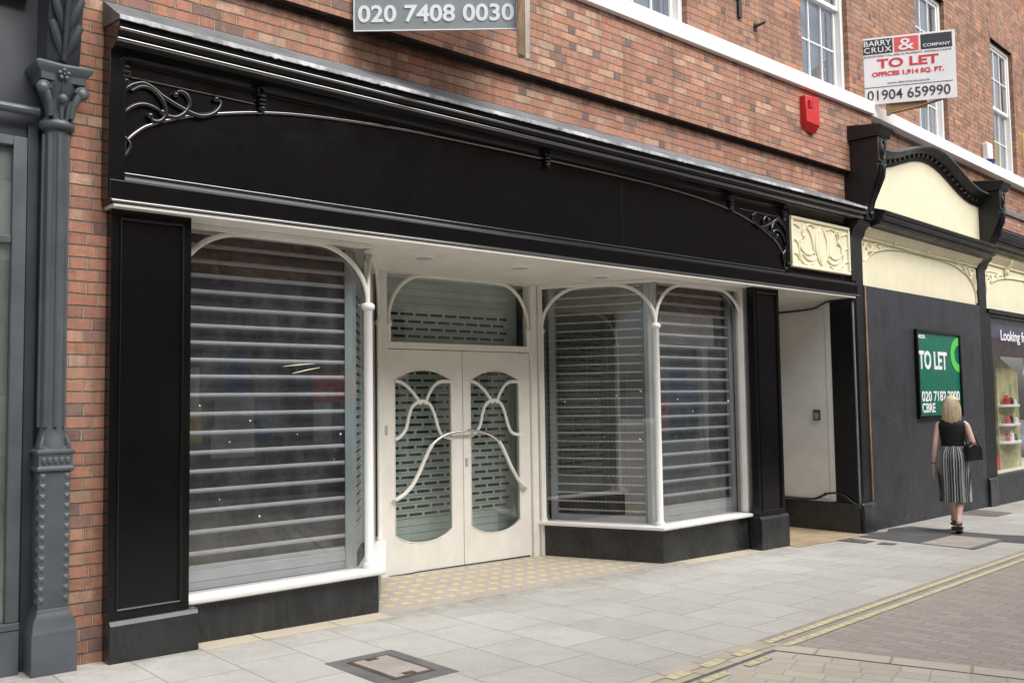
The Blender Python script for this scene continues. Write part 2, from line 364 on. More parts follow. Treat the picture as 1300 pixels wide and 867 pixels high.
# ------------------------------------------------------------------ mesh builder
class MB:
    def __init__(s): s.v = []; s.f = []; s.uv = None
    def add(s, vs, fs):
        k = len(s.v); s.v += [tuple(p) for p in vs]; s.f += [tuple(i + k for i in f) for f in fs]; return s
    def box(s, x0, x1, y0, y1, z0, z1):
        v = [(x, y, z) for x in (x0, x1) for y in (y0, y1) for z in (z0, z1)]
        return s.add(v, [(0, 1, 3, 2), (4, 6, 7, 5), (0, 4, 5, 1), (2, 3, 7, 6), (0, 2, 6, 4), (1, 5, 7, 3)])
    def prism(s, poly, a, b, axis='z'):
        """poly of 2-D points extruded from a to b along axis; z:(x,y) x:(y,z) y:(x,z)"""
        n = len(poly)
        def P(p, t):
            return (p[0], p[1], t) if axis == 'z' else ((t, p[0], p[1]) if axis == 'x' else (p[0], t, p[1]))
        v = [P(p, a) for p in poly] + [P(p, b) for p in poly]
        f = [tuple(range(n))[::-1], tuple(range(n, 2 * n))] + [(i, (i + 1) % n, n + (i + 1) % n, n + i) for i in range(n)]
        return s.add(v, f)
    def tube(s, path, r, seg=8, cap=True, closed=False, flat=1.0, up=None):
        pts = [Vector(p) for p in path]; n = len(pts); rings = []
        prev = None
        for i, p in enumerate(pts):
            if closed: t = pts[(i + 1) % n] - pts[i - 1]
            else: t = pts[min(i + 1, n - 1)] - pts[max(i - 1, 0)]
            t.normalize()
            if prev is None:
                a = Vector(up) if up else (Vector((0, 1, 0)) if abs(t.y) < .9 else Vector((1, 0, 0)))
            else: a = prev
            a = (a - t * a.dot(t)); a.normalize(); prev = a
            b = t.cross(a)
            rr = r[i] if hasattr(r, '__len__') else r
            rings.append([p + (a * cos(2 * pi * k / seg) * flat + b * sin(2 * pi * k / seg)) * rr for k in range(seg)])
        v = [q for rg in rings for q in rg]; f = []
        m = n if closed else n - 1
        for i in range(m):
            for k in range(seg):
                j = (i + 1) % n
                f.append((i * seg + k, i * seg + (k + 1) % seg, j * seg + (k + 1) % seg, j * seg + k))
        if cap and not closed:
            f.append(tuple(range(seg))[::-1]); f.append(tuple((n - 1) * seg + k for k in range(seg)))
        return s.add(v, f)
    def lathe(s, prof, cx, cy, seg=20, cz=0):
        v = []; f = []; n = len(prof)
        for (r, z) in prof:
            v += [(cx + r * cos(2 * pi * k / seg), cy + r * sin(2 * pi * k / seg), z + cz) for k in range(seg)]
        for i in range(n - 1):
            for k in range(seg): f.append((i * seg + k, i * seg + (k + 1) % seg, (i + 1) * seg + (k + 1) % seg, (i + 1) * seg + k))
        f.append(tuple(range(seg))[::-1]); f.append(tuple((n - 1) * seg + k for k in range(seg)))
        return s.add(v, f)
    def ball(s, c, r, seg=12, rings=8):
        rr = (r, r, r) if not hasattr(r, '__len__') else r
        v = [(c[0], c[1], c[2] - rr[2])]
        for i in range(1, rings):
            a = -pi / 2 + pi * i / rings
            v += [(c[0] + rr[0] * cos(a) * cos(2 * pi * k / seg), c[1] + rr[1] * cos(a) * sin(2 * pi * k / seg), c[2] + rr[2] * sin(a)) for k in range(seg)]
        v.append((c[0], c[1], c[2] + rr[2])); f = []
        for k in range(seg): f.append((0, 1 + (k + 1) % seg, 1 + k))
        for i in range(rings - 2):
            for k in range(seg):
                a = 1 + i * seg; f.append((a + k, a + (k + 1) % seg, a + seg + (k + 1) % seg, a + seg + k))
        t = len(v) - 1; a = 1 + (rings - 2) * seg
        for k in range(seg): f.append((a + k, a + (k + 1) % seg, t))
        return s.add(v, f)
    def loft(s, rings, cap=True):
        n = len(rings[0]); v = [p for r in rings for p in r]; f = []
        for i in range(len(rings) - 1):
            for k in range(n): f.append((i * n + k, i * n + (k + 1) % n, (i + 1) * n + (k + 1) % n, (i + 1) * n + k))
        if cap: f.append(tuple(range(n))[::-1]); f.append(tuple((len(rings) - 1) * n + k for k in range(n)))
        return s.add(v, f)
    def holed(s, outer, inner, y0, y1):
        """plate with one hole in x,z, from y0 (front) to y1"""
        bm = bmesh.new()
        def loop(pts):
            vs = [bm.verts.new((p[0], y0, p[1])) for p in pts]
            return [bm.edges.new((vs[i], vs[(i + 1) % len(vs)])) for i in range(len(vs))]
        e = loop(outer) + loop(inner)
        bmesh.ops.triangle_fill(bm, edges=e, use_beauty=True, use_dissolve=False)
        bm.verts.ensure_lookup_table()
        vs = [tuple(v.co) for v in bm.verts]; fs = [tuple(v.index for v in f.verts) for f in bm.faces]
        bm.free()
        n = len(vs); no, ni = len(outer), len(inner)
        v2 = vs + [(x, y1, z) for x, y, z in vs]
        f2 = fs + [tuple(i + n for i in f[::-1]) for f in fs]
        for i in range(no): f2.append((i, (i + 1) % no, n + (i + 1) % no, n + i))
        for i in range(ni): f2.append((no + i, no + (i + 1) % ni, n + no + (i + 1) % ni, n + no + i))
        return s.add(v2, f2)
    def mesh(s, name, mat, off=(0, 0, 0), smooth=35):
        me = bpy.data.meshes.new(name)
        me.from_pydata([(p[0] - off[0], p[1] - off[1], p[2] - off[2]) for p in s.v], [], s.f)
        me.validate(); 
        bm = bmesh.new(); bm.from_mesh(me); bmesh.ops.recalc_face_normals(bm, faces=bm.faces); bm.to_mesh(me); bm.free()
        me.materials.append(mat)
        if smooth:
            for p in me.polygons: p.use_smooth = True
            me.set_sharp_from_angle(angle=radians(smooth))
        return me
    def build(s, name, mat, parent=None, base=None, F=FM, smooth=35, bevel=0, seg=2):
        if base is None:
            if parent is not None:
                o0 = (F.inverted() @ W[parent]).translation; base = tuple(o0)
            else:
                xs = [p[0] for p in s.v]; ys = [p[1] for p in s.v]; zs = [p[2] for p in s.v]
                base = ((min(xs) + max(xs)) / 2, (min(ys) + max(ys)) / 2, min(zs))
        me = s.mesh(name, mat, base, smooth)
        o = bpy.data.objects.new(name, me); col.objects.link(o)
        place(o, F @ Matrix.Translation(base), parent)
        if bevel:
            b = o.modifiers.new('bevel', 'BEVEL'); b.width = bevel; b.segments = seg; b.limit_method = 'ANGLE'; b.angle_limit = radians(40)
            b.harden_normals = False
        return o
def place(o, w, parent=None):
    W[o] = w.copy()
    if parent is not None:
        o.parent = parent; o.matrix_local = W[parent].inverted() @ w
    else: o.matrix_local = w
def thing(name, label, cat, base, F=FM, group=None):
    o = bpy.data.objects.new(name, None); o.empty_display_size = .2; col.objects.link(o)
    place(o, F @ Matrix.Translation(base)); tag(o, label, cat, group); return o
def tag(o, label=None, cat=None, group=None, kind=None):
    if label: o['label'] = label
    if cat: o['category'] = cat
    if group: o['group'] = group
    if kind: o['kind'] = kind
    return o
def spl(pts, k=6, closed=False):
    P = [Vector((*p, 0)[:3]) if len(p) == 2 else Vector(p) for p in pts]; n = len(P); out = []
    for i in range(n if closed else n - 1):
        p0 = P[i - 1] if (i > 0 or closed) else P[0] * 2 - P[1]
        p1 = P[i]; p2 = P[(i + 1) % n]; p3 = P[(i + 2) % n] if (i + 2 < n or closed) else P[-1] * 2 - P[-2]
        for j in range(k):
            t = j / k
            out.append(.5 * ((2 * p1) + (p2 - p0) * t + (2 * p0 - 5 * p1 + 4 * p2 - p3) * t * t + (-p0 + 3 * p1 - 3 * p2 + p3) * t ** 3))
    if not closed: out.append(P[-1])
    return out
def xz(pts, y, k=6): return [(p.x, y, p.y) for p in spl(pts, k)]
def text(s, name, mat, parent, x, y, z, size, F=FM, width=None, bold=0.0, align='LEFT', sx=1.0, ext=.002, shear=0.0, space=1.0):
    """flat lettering standing in the x,z plane of F, facing -y; x,z = lower left corner"""
    cu = bpy.data.curves.new(name, 'FONT'); cu.body = s; cu.size = size; cu.offset = bold; cu.extrude = ext; cu.align_x = align; cu.shear = shear
    cu.resolution_u = 4; cu.space_character = space
    o = bpy.data.objects.new(name, cu); col.objects.link(o)
    bpy.context.view_layer.update()
    me = bpy.data.meshes.new_from_object(o.evaluated_get(bpy.context.evaluated_depsgraph_get()))
    bpy.data.objects.remove(o)
    xs = [v.co.x for v in me.vertices]; ys = [v.co.y for v in me.vertices]
    w = max(xs) - min(xs); h = max(ys) - min(ys); kx = sx
    if width: kx = width / w
    x0 = min(xs); y0 = min(ys)
    kz = 1.0
    for v in me.vertices:
        a, b, c = v.co
        v.co = ((a - x0) * kx, -c, (b - y0) * kz)
    me.materials.append(mat); me.name = name
    ob = bpy.data.objects.new(name, me); col.objects.link(ob)
    place(ob, F @ Matrix.Translation((x, y, z)), parent)
    return ob, w * kx, h
def copy_part(o, w, parent):
    c = o.copy(); col.objects.link(c); place(c, w, parent)
    for ch in [x for x in W if x.parent == o and x is not c]:
        copy_part(ch, w @ W[o].inverted() @ W[ch], c)
    return c
def struct(o): o['kind'] = 'structure'; return o

# ------------------------------------------------------------------ ground
def gsheet(name, poly, dz, mat, thick=0, kind='structure', label=None, cat=None):
    mb = MB(); n = len(poly)
    mb.add([(x, y, gz(x) + dz) for x, y in poly], [tuple(range(n))])
    o = mb.build(name, mat, base=(0, 0, 0), smooth=0)
    if kind: o['kind'] = kind
    return o
def ky(x): return -2.43 + .065 * (x - 4.185)
def bandx(y): return 5.55 + (-2.32 - y) * .37
XL, XR = -30, 70
gsheet('ground', [(-150, -150), (200, -150), (200, 150), (-150, 150)], -.03, M['tarmac'])
gsheet('pavement', [(XL, ky(XL)), (XR, ky(XR)), (XR, 5), (9.86, 5), (9.86, -.03), (7.9, -.03), (7.9, .10), (4.17, .06), (4.17, -.045), (2.66, -.045), (2.64, 5), (XL, 5)], 0, M['slab'])
gsheet('entrance_floor', [(4.17, .06), (7.9, .10), (7.9, 1.9), (4.17, 1.9)], .001, M['mosaic'])
gsheet('threshold_strip', [(2.66, -.045), (4.17, -.045), (4.17, 1), (2.66, 1)], .001, M['sandst'])
gsheet('threshold_strip', [(7.9, .0), (7.9, -.03), (9.25, -.03), (9.86, -.03), (9.86, 1), (7.9, 1)], .001, M['sandst'])
gsheet('passage_floor', [(9.8, -.13), (11.45, -.13), (11.45, 3), (9.8, 3)], .005, M['sandfl'])
kw = .21
gsheet('kerb', [(XL, ky(XL)), (XL, ky(XL) - kw), (bandx(-2.5), ky(5.6) - kw), (5.555, ky(5.555))], .002, M['kerb'])
yb = -7.6
gsheet('groove', [(XL, ky(XL) - kw + .005), (XL, ky(XL) - kw - .032), (bandx(-2.55) - .1, ky(5.5) - kw - .032), (bandx(-2.5), ky(5.6) - kw + .005)], -.003, M['tarmac_l'])
gsheet('setts', [(XL, ky(XL) - kw - .035), (bandx(-2.55) - .17, ky(5.5) - kw - .035), (bandx(yb) - .17, yb), (XL, yb)], .0, M['setts'])
# edge stones between the setts and the pavers
o = gsheet('edge_stones', [(bandx(-2.53) - .17, -2.53 ), (5.555 + .02, ky(5.57)), (bandx(yb), yb), (bandx(yb) - .17, yb)], .002, M['kerb2'])
ang = math.atan2(-1, .37)
me = o.data
for v in me.vertices:   # own frame so the stones run along the strip
    p = v.co.copy(); q = Matrix.Rotation(-ang, 4, 'Z') @ (p - Vector((5.55, -2.32, 0))); v.co = q
o.matrix_local = Matrix.Translation((5.55, -2.32, 0)) @ Matrix.Rotation(ang, 4, 'Z')
gsheet('road', [(5.57, ky(5.57)), (XR, ky(XR)), (XR, yb), (bandx(yb), yb)], .0, M['paver'])
gsheet('opposite_pavement', [(XL, yb), (XR, yb), (XR, -12), (XL, -12)], .002, M['slab'])
def lstrip(a0, b0, x0, x1, dz=.006):
    return [(x0, ky(x0) - a0), (x1, ky(x1) - a0), (x1, ky(x1) - b0), (x0, ky(x0) - b0)]
gsheet('yellow_line', lstrip(.06, .12, 5.6, XR), .006, M['yline'])
gsheet('yellow_line', lstrip(.19, .25, 5.62, XR), .006, M['yline'])
# broken paint on the setts side
for k in range(16):
    x1 = 5.42 - k * .365; 
    gsheet('yellow_line', lstrip(.075, .155, x1 - .27, x1 - .05), .006, M['yline'])
for k in range(7):
    x1 = 5.30 - k * .5
    gsheet('yellow_line', lstrip(.265, .325, x1 - .3, x1 - .02), .006, M['yline'])
# tarmac patches and covers in the pavement
gsheet('tarmac_patch', [(11.14, -.16), (11.25, -.07), (11.6, -.03), (11.9, -.14), (12.24, .0), (12.72, -.09), (12.64, -.7), (12.68, -1.25), (12.84, -1.5), (12.92, ky(12.9) + .01), (12.12, ky(12.1) + .01), (12.06, -1.76), (12.0, -1.5), (12.17, -.90), (11.13, -.93)], .004, M['tarmac'])
gsheet('paving_repair', [(11.137, -.935), (12.14, -.88), (12.2, -1.44), (11.12, -1.52)], .008, M['concov'])
gsheet('repair_joint', [(11.11, -1.5), (12.19, -1.43), (12.2, -1.50), (11.09, -1.58)], .009, M['tarmac_l'])
gsheet('brown_slab', [(14.75, .1), (15.66, .42), (15.56, -.36), (14.78, -.40)], .005, M['brownslab'])
def cover(name, label, outer, inner, frame_mat, fill_mat, extra=None):
    cx = sum(p[0] for p in outer) / 4; cy = sum(p[1] for p in outer) / 4
    t = thing(name, label, 'manhole cover', (cx, cy, gz(cx)))
    def pl(nm, poly, dz, th, mat, bev=0):
        mb = MB(); n = len(poly)
        v = [(x, y, gz(x) - .01) for x, y in poly] + [(x, y, gz(x) + dz) for x, y in poly]
        mb.add(v, [tuple(range(n))[::-1], tuple(range(n, 2 * n))] + [(i, (i + 1) % n, n + (i + 1) % n, n + i) for i in range(n)])
        return mb.build(nm, mat, t, smooth=0)
    return t, pl
def shrink(poly, k):
    cx = sum(p[0] for p in poly) / len(poly); cy = sum(p[1] for p in poly) / len(poly)
    return [(cx + (x - cx) * k, cy + (y - cy) * k) for x, y in poly]
mo = [(3.08, -.87), (3.59, -.86), (3.60, -1.57), (3.09, -1.58)]
t, pl = cover('manhole_cover', 'rectangular recessed manhole cover with rusty rim set in grey tarmac border', mo, None, None, None)
mi = [(3.185, -.955), (3.50, -.95), (3.51, -1.46), (3.195, -1.47)]
pl('border', mo, .003, 0, M['tarmac_l']); pl('rim', mi, .006, 0, M['ironcov'])
mf = [(3.215, -.985), (3.47, -.98), (3.48, -1.43), (3.225, -1.44)]
pl('infill', mf, .009, 0, M['concov'])
for (a, b) in (((3.30, -.985), (3.38, -1.03)), ((3.30, -1.39), (3.38, -1.435))):
    pl('key_plate', [(a[0], b[1]), (b[0], b[1]), (b[0], a[1]), (a[0], a[1])], .012, 0, M['ironcov'])
dc = [(10.62, -.10), (10.97, -.11), (10.93, -.48), (10.65, -.49)]
t, pl = cover('drain_cover', 'small patterned iron cover by the passage entrance', dc, None, None, None)
pl('frame', dc, .004, 0, M['ironcov']); 
for k in range(4):
    y0 = -.14 - k * .085; pl('bar', [(10.68, y0), (10.90, y0), (10.90, y0 - .04), (10.68, y0 - .04)], .008, 0, M['tarmac_l'])
dc = [(10.71, -.60), (10.94, -.58), (10.94, -.75), (10.76, -.78)]
t, pl = cover('stop_tap_cover', 'tiny iron stop tap cover in the slabs near the passage', dc, None, None, None)
pl('frame', dc, .004, 0, M['ironcov']); pl('lid', shrink(dc, .7), .007, 0, M['tarmac_l'])

# ------------------------------------------------------------------ upper building
B = thing('brick_building', 'brown brick upper storey over red brick band, white stone course, tall white sash windows', 'building', (6, .13, 0))
RX0 = 12.3
def wall_with_openings(x0, x1, z0, z1, y, ops, depth, ydeep):
    """front face with rectangular openings (xa,xb,za,zb) and their reveals"""
    mb = MB()
    xs = sorted(set([x0, x1] + [a for o in ops for a in o[:2]])); zs = sorted(set([z0, z1] + [a for o in ops for a in o[2:]]))
    for i in range(len(xs) - 1):
        for j in range(len(zs) - 1):
            cx = (xs[i] + xs[i + 1]) / 2; cz = (zs[j] + zs[j + 1]) / 2
            if any(o[0] < cx < o[1] and o[2] < cz < o[3] for o in ops): continue
            mb.add([(xs[i], y, zs[j]), (xs[i + 1], y, zs[j]), (xs[i + 1], y, zs[j + 1]), (xs[i], y, zs[j + 1])], [(0, 1, 2, 3)])
    for a, b, c, d in ops:
        for v in ([(a, y, c), (a, ydeep, c), (a, ydeep, d), (a, y, d)], [(b, y, c), (b, y, d), (b, ydeep, d), (b, ydeep, c)],
                  [(a, y, c), (b, y, c), (b, ydeep, c), (a, ydeep, c)], [(a, y, d), (a, ydeep, d), (b, ydeep, d), (b, y, d)]):
            mb.add(v, [(0, 1, 2, 3)])
    return mb
ZT = 10.6
WT = 8.17; WB = 5.69
opsM = [(3.5, 4.7, WB, WT), (7.09, 8.29, WB, WT), (10.68, 11.88, WB, WT), (-.1, 1.1, WB, WT)]
opsR = [(14.36, 15.6, WB, WT), (17.85, 19.09, WB, WT)] + [(21.35 + 3.5 * k, 22.6 + 3.5 * k, WB, WT) for k in range(6)]
wall_with_openings(-2, RX0, 5.6, ZT, .13, opsM, .2, .34).build('wall', M['brick_up'], B, smooth=0)
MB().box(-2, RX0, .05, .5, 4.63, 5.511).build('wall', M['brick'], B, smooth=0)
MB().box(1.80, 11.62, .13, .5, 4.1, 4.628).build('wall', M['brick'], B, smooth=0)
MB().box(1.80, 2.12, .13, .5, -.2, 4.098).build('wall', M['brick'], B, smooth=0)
wall_with_openings(RX0 - .05, 44, 5.6, ZT, .13, opsR, .2, .34).build('wall', M['brick_up'], B, F=FR, smooth=0)
MB().box(11.62, 44, .13, .5, 4.1, 5.6).build('wall', M['brick_up'], B, F=FR, smooth=0)
MB().box(-2, 11.61, .115, .125, 4.612, 4.628).build('ledge_shade', M['shadestrip'], B, smooth=0)  # added dark strip painting the ledge's shadow line along with its soot
MB().box(-2, RX0, -.01, .3, 5.512, 5.69).build('string_course', M['white'], B, bevel=.006)
MB().box(RX0 - .06, 44, -.010, .3, 5.512, 5.69).build('string_course', M['white'], B, F=FR, bevel=.006)
MB().box(-2, RX0, .0, .6, ZT, ZT + .25).box(RX0, 44, .0, 3.0, ZT, ZT + .25).build('parapet', M['white'], B)
# a sash window, local origin bottom left of the opening
def sash(w, h, yb, parent, F, blinds):
    x0, z0 = blinds['at']
    base = (x0, yb, z0)
    mb = MB()
    mb.box(0, .07, .0, .14, 0, h); mb.box(w - .07, w, 0, .14, 0, h); mb.box(.07, w - .07, 0, .14, h - .07, h); mb.box(.07, w - .07, -.04, .14, 0, .05)
    o = MB(); o.v = [(p[0] + base[0], p[1] + base[1], p[2] + base[2]) for p in mb.v]; o.f = mb.f
    fr = o.build('window', M['white'], parent, base=base, F=F, bevel=.004)
    return fr, base
def sash_inner(w, h, fr, base, F, matb, mid=.515):
    def T(mb):
        o = MB(); o.v = [(p[0] + base[0], p[1] + base[1], p[2] + base[2]) for p in mb.v]; o.f = mb.f; return o
    zm = h * mid
    def sashf(z0, z1, y):
        m = MB(); m.box(.07, .12, y, y + .045, z0, z1); m.box(w - .12, w - .07, y, y + .045, z0, z1)
        m.box(.12, w - .12, y, y + .045, z0, z0 + .055); m.box(.12, w - .12, y, y + .045, z1 - .045, z1)
        pw = (w - .24) / 3
        for k in (1, 2): m.box(.12 + pw * k - .010, .12 + pw * k + .010, y + .002, y + .04, z0 + .055, z1 - .045)
        zc = (z0 + z1) / 2; m.box(.12, w - .12, y + .004, y + .038, zc - .010, zc + .010)
        return m
    T(sashf(.05, zm, .075)).build('sash', M['white'], fr, F=F, bevel=.003)
    T(sashf(zm - .045, h - .07, .025)).build('sash', M['white'], fr, F=F, bevel=.003)
    g = MB(); g.add([(.1, .1, .08), (w - .1, .1, .08), (w - .1, .1, zm), (.1, .1, zm)], [(0, 1, 2, 3)])
    g.add([(.1, .05, zm), (w - .1, .05, zm), (w - .1, .05, h - .09), (.1, .05, h - .09)], [(0, 1, 2, 3)])
    T(g).build('pane', M['glass_w'], fr, F=F, smooth=0)
    k = MB(); k.box(.02, w - .02, .30, .32, .02, h - .02); T(k).build('blind', matb, fr, F=F, smooth=0)
for ops, F in ((opsM, FM), (opsR, FR)):
    for i, (a, b, c, d) in enumerate(ops):
        fr, base = sash(b - a, d - c, .20, B, F, {'at': (a, c)})
        sash_inner(b - a, d - c, fr, base, F, M['winpane'])
        if F is FR and i == 1:
            q = MB(); q.box(a + .12, a + .62, .40, .41, c + 1.9, d - .1); q.build('blind', M['pink'], fr, F=F, smooth=0)
            q = MB(); q.box(a + .12, a + .62, .40, .41, c + 1.3, c + 1.88); q.build('blind', M['olive'], fr, F=F, smooth=0)
        # flat gauged brick arch
        n = 15
        for k in range(n):
            pass
        mb = MB()
        for k in range(n):
            u0, u1 = k / n, (k + 1) / n
            wb, wt = (b - a), (b - a) + .24
            xa, xb_ = a + wb * u0 + .003, a + wb * u1 - .003
            ta, tb = a - .12 + wt * u0 + .003, a - .12 + wt * u1 - .003
            mb.prism([(xa, d), (xb_, d), (tb, d + .30), (ta, d + .30)], .122, .2, 'y')
        mb.build('window_arch', M['brick_up'], B, F=F, smooth=0)

# ------------------------------------------------------------------ main shopfront
S = thing('art_nouveau_shopfront', 'long glossy black shopfront with cream arched windows and recessed cream double doors', 'shopfront', (6.1, .13, 0))
X0, X1 = 2.02, 11.60
# pilasters
def panel_box(x0, x1, y0, y1, z0, z1, fr=.055, rec=.012):
    """box with a recessed front panel and a bead round it"""
    mb = MB()
    a, b, c, d = x0 + fr, x1 - fr, z0 + fr, z1 - fr
    v = [(x0, y0, z0), (x1, y0, z0), (x1, y0, z1), (x0, y0, z1), (a, y0, c), (b, y0, c), (b, y0, d), (a, y0, d)]
    k = .012
    v += [(a + k, y0 + rec, c + k), (b - k, y0 + rec, c + k), (b - k, y0 + rec, d - k), (a + k, y0 + rec, d - k)]
    v += [(x0, y1, z0), (x1, y1, z0), (x1, y1, z1), (x0, y1, z1)]
    f = [(0, 1, 5, 4), (1, 2, 6, 5), (2, 3, 7, 6), (3, 0, 4, 7), (4, 5, 9, 8), (5, 6, 10, 9), (6, 7, 11, 10), (7, 4, 8, 11), (8, 9, 10, 11),
         (0, 12, 13, 1), (1, 13, 14, 2), (2, 14, 15, 3), (3, 15, 12, 0)]
    mb.add(v, f)
    p = [(a + .004, y0 - .002, c + .004), (b - .004, y0 - .002, c + .004), (b - .004, y0 - .002, d - .004), (a + .004, y0 - .002, d - .004)]
    for i in range(4): mb.tube([p[i], p[(i + 1) % 4]], .008, 6)
    return mb
for (a, b, pa, pb, zp) in ((2.055, 2.585, 2.06, 2.64, .272), (9.27, 9.80, 9.245, 9.82, .255)):
    p = panel_box(a, b, .04, .128 if a > 5 else .30, zp - .002, 2.899).build('pilaster', M['black'], S)
    pts = [(0 if a > 5 else -.0, zp - .4)]
    mb = MB(); yb2 = .165 if a > 5 else .3
    mb.prism([(0, -.35), (0, zp - .03), (.022, zp), (yb2, zp), (yb2, -.35)], pa, pb, 'x')
    mb.build('plinth', M['granite'], p, bevel=.006)
# fascia box
prof = [(.3, 2.92), (-.045, 2.92), (-.056, 2.927), (-.056, 2.938), (-.045, 2.946), (-.022, 2.950), (-.020, 3.075), (-.006, 3.082), (-.002, 3.100), (.010, 3.118), (.022, 3.124), (.026, 3.134), (.045, 3.137),
        (.045, 3.862), (.030, 3.866), (.028, 3.885), (.018, 3.89), (.005, 3.905), (-.025, 3.918), (-.06, 3.926), (-.085, 3.932), (-.088, 3.940), (-.10, 3.955), (-.125, 3.985), (-.14, 4.005), (-.16, 4.03), (-.172, 4.045), (-.180, 4.070), (.3, 4.12)]
# round the highlights edges
f = MB().prism(prof, X0, X1, 'x').build('fascia', M['black'], S, smooth=50)
f.modifiers.new('b', 'BEVEL').width = .004; f.modifiers['b'].segments = 2; f.modifiers['b'].angle_limit = radians(30)
MB().tube([(X0 + .002, -.128, 3.962), (X1 - .002, -.128, 3.962)], .018, 12).build('cornice_bead', M['gloss'], S, smooth=80)
MB().tube([(X0 + .002, -.170, 4.018), (X1 - .002, -.170, 4.018)], .012, 12).build('cornice_bead', M['gloss'], S, smooth=80)
MB().tube([(X0 + .002, -.050, 2.934), (X1 - .002, -.050, 2.934)], .010, 12).build('fascia_bead', M['gloss'], S, smooth=80)
MB().tube([(2.10, .020, 3.134), (9.96, .020, 3.134)], .006, 10).build('fascia_bead', M['gloss'], S, smooth=80)
# lead flashing with a ragged front lip
mb = MB(); nseg = 110; rings = []
for i in range(nseg + 1):
    x = X0 - .008 + (X1 - X0 + .0) * i / nseg
    dz = .006 * noise.noise(Vector((x * 3, 0, 0))) ; dl = .006 * noise.noise(Vector((x * 19, 3, 0)))
    zt = 4.292 - max(0, x - 9) * .016
    rings.append([(x, .128, zt + dz), (x, -.02, (zt + 4.09) / 2 + .008 + dz), (x, -.192, 4.094 + dl * .5), (x, -.199, 4.072 + dl), (x, -.184, 4.072), (x, .128, 4.11)])
mb.loft(rings).build('flashing', M['lead'], S, smooth=60)
mb = MB(); rings = []
for i in range(nseg * 3 + 1):
    x = X0 - .01 + (X1 - X0) * i / (nseg * 3)
    dl = .010 * noise.noise(Vector((x * 31, 7, 0))); dy = .004 * noise.noise(Vector((x * 22, 9, 0)))
    rings.append([(x, -.188, 4.101), (x, -.2035 + dy, 4.092), (x, -.2035 + dy, 4.066 + dl), (x, -.196, 4.064 + dl)])
mb.loft(rings).build('flashing_lip', M['leadedge'], S, smooth=0)
for x in (7.02,):
    MB().box(x, x + .004, .0435, .0455, 3.15, 3.80).build('board_joint', M['black_matt'], S)
# end boards of the fascia
MB().box(X0 - .006, X0 + .10, -.012, .128, 2.95, 3.92).build('end_board', M['black'], S, bevel=.004)
MB().box(9.955, 10.035, .0, .046, 3.14, 3.90).build('divider', M['black'], S, bevel=.006)
# arched moulding
arch = [(2.10, 3.17), (2.134, 3.334), (2.232, 3.446), (2.32, 3.502), (2.44, 3.555), (2.64, 3.625), (3.07, 3.727), (3.54, 3.790), (4.3, 3.838), (5.1, 3.853), (6.03, 3.858)]
arch = arch + [(12.06 - x, z) for x, z in arch[::-1][1:]]
MB().tube(xz(arch, .036, 5), .0135, 8).build('arch_moulding', M['gloss'], S, smooth=80)
sp_poly = [(p[0], p[2]) for p in xz(arch, 0, 4)]
outer = sp_poly + [(9.96, 3.135), (9.965, 3.87), (2.10, 3.87)]
mb = MB(); mb.prism(outer, .037, .05, 'y').build('spandrel', M['black'], S, smooth=0)
MB().tube([(2.14, .028, 3.784), (3.03, .028, 3.784)], .008, 6).build('rail', M['gloss'], S)
MB().tube([(9.03, .028, 3.784), (9.93, .028, 3.784)], .008, 6).build('rail', M['gloss'], S)
SA = [(2.064, 3.227), (2.097, 3.238), (2.119, 3.276), (2.12, 3.337), (2.10, 3.403), (2.085, 3.472), (2.08, 3.57), (2.10, 3.656), (2.165, 3.726), (2.243, 3.757), (2.314, 3.733), (2.376, 3.694), (2.511, 3.639), (2.629, 3.614), (2.716, 3.642), (2.765, 3.69), (2.782, 3.736), (2.748, 3.756)]
SB = [(2.109, 3.487), (2.128, 3.541), (2.186, 3.594), (2.255, 3.618), (2.325, 3.606), (2.366, 3.584)]
SC = [(2.165, 3.691), (2.234, 3.734), (2.304, 3.726), (2.366, 3.672), (2.395, 3.594), (2.367, 3.532), (2.316, 3.517), (2.286, 3.542)]
SD = [(2.407, 3.571), (2.47, 3.573), (2.532, 3.622), (2.558, 3.69), (2.531, 3.743), (2.484, 3.754), (2.458, 3.722)]
SE = [(2.10, 3.40), (2.16, 3.33), (2.13, 3.25), (2.09, 3.22)]
def iron(mirror=False):
    mb = MB(); g = (lambda x: 12.06 - x) if mirror else (lambda x: x)
    for c, r in ((SA, .016), (SB, .013), (SC, .015), (SD, .016), (SE, .012)):
        p = xz([(g(a), b) for a, b in c], .022, 6); n = len(p)
        rr = [r * (.75 + .5 * sin(pi * i / (n - 1))) for i in range(n)]
        mb.tube(p, rr, 8)
    for a, b in ((2.286, 3.545), (2.458, 3.722), (2.745, 3.752), (2.366, 3.584), (2.064, 3.227)): mb.ball((g(a), .018, b), .024, 10, 6)
    # leaf at the foot
    mb.tube(xz([(g(2.07), 3.19), (g(2.10), 3.165), (g(2.125), 3.15)], .02, 4), [.006, .011, .015, .017, .018, .016, .012, .008, .004], 8)
    mb.build('scroll_bracket', M['iron'], S, smooth=80)
iron(); iron(True)
for bx, bz in ((2.125, 3.79), (3.093, 3.80), (5.958, 3.845), (8.85, 3.80), (9.93, 3.80)):
    mb = MB()
    for k in range(4):
        zz = bz + .045 - k * .03; r = .042 - abs(k - 1.2) * .005
        mb.ball((bx, .015, zz), (r, r, .017), 12, 6)
    mb.tube([(bx - .03, .0, bz + .05), (bx - .045, -.01, bz + .085), (bx - .02, -.012, bz + .105), (bx + .005, -.01, bz + .09)], .008, 6)
    mb.tube([(bx, .0, bz - .05), (bx, .0, bz - .085)], [.02, .006], 8)
    mb.build('boss', M['iron'], S, smooth=60)
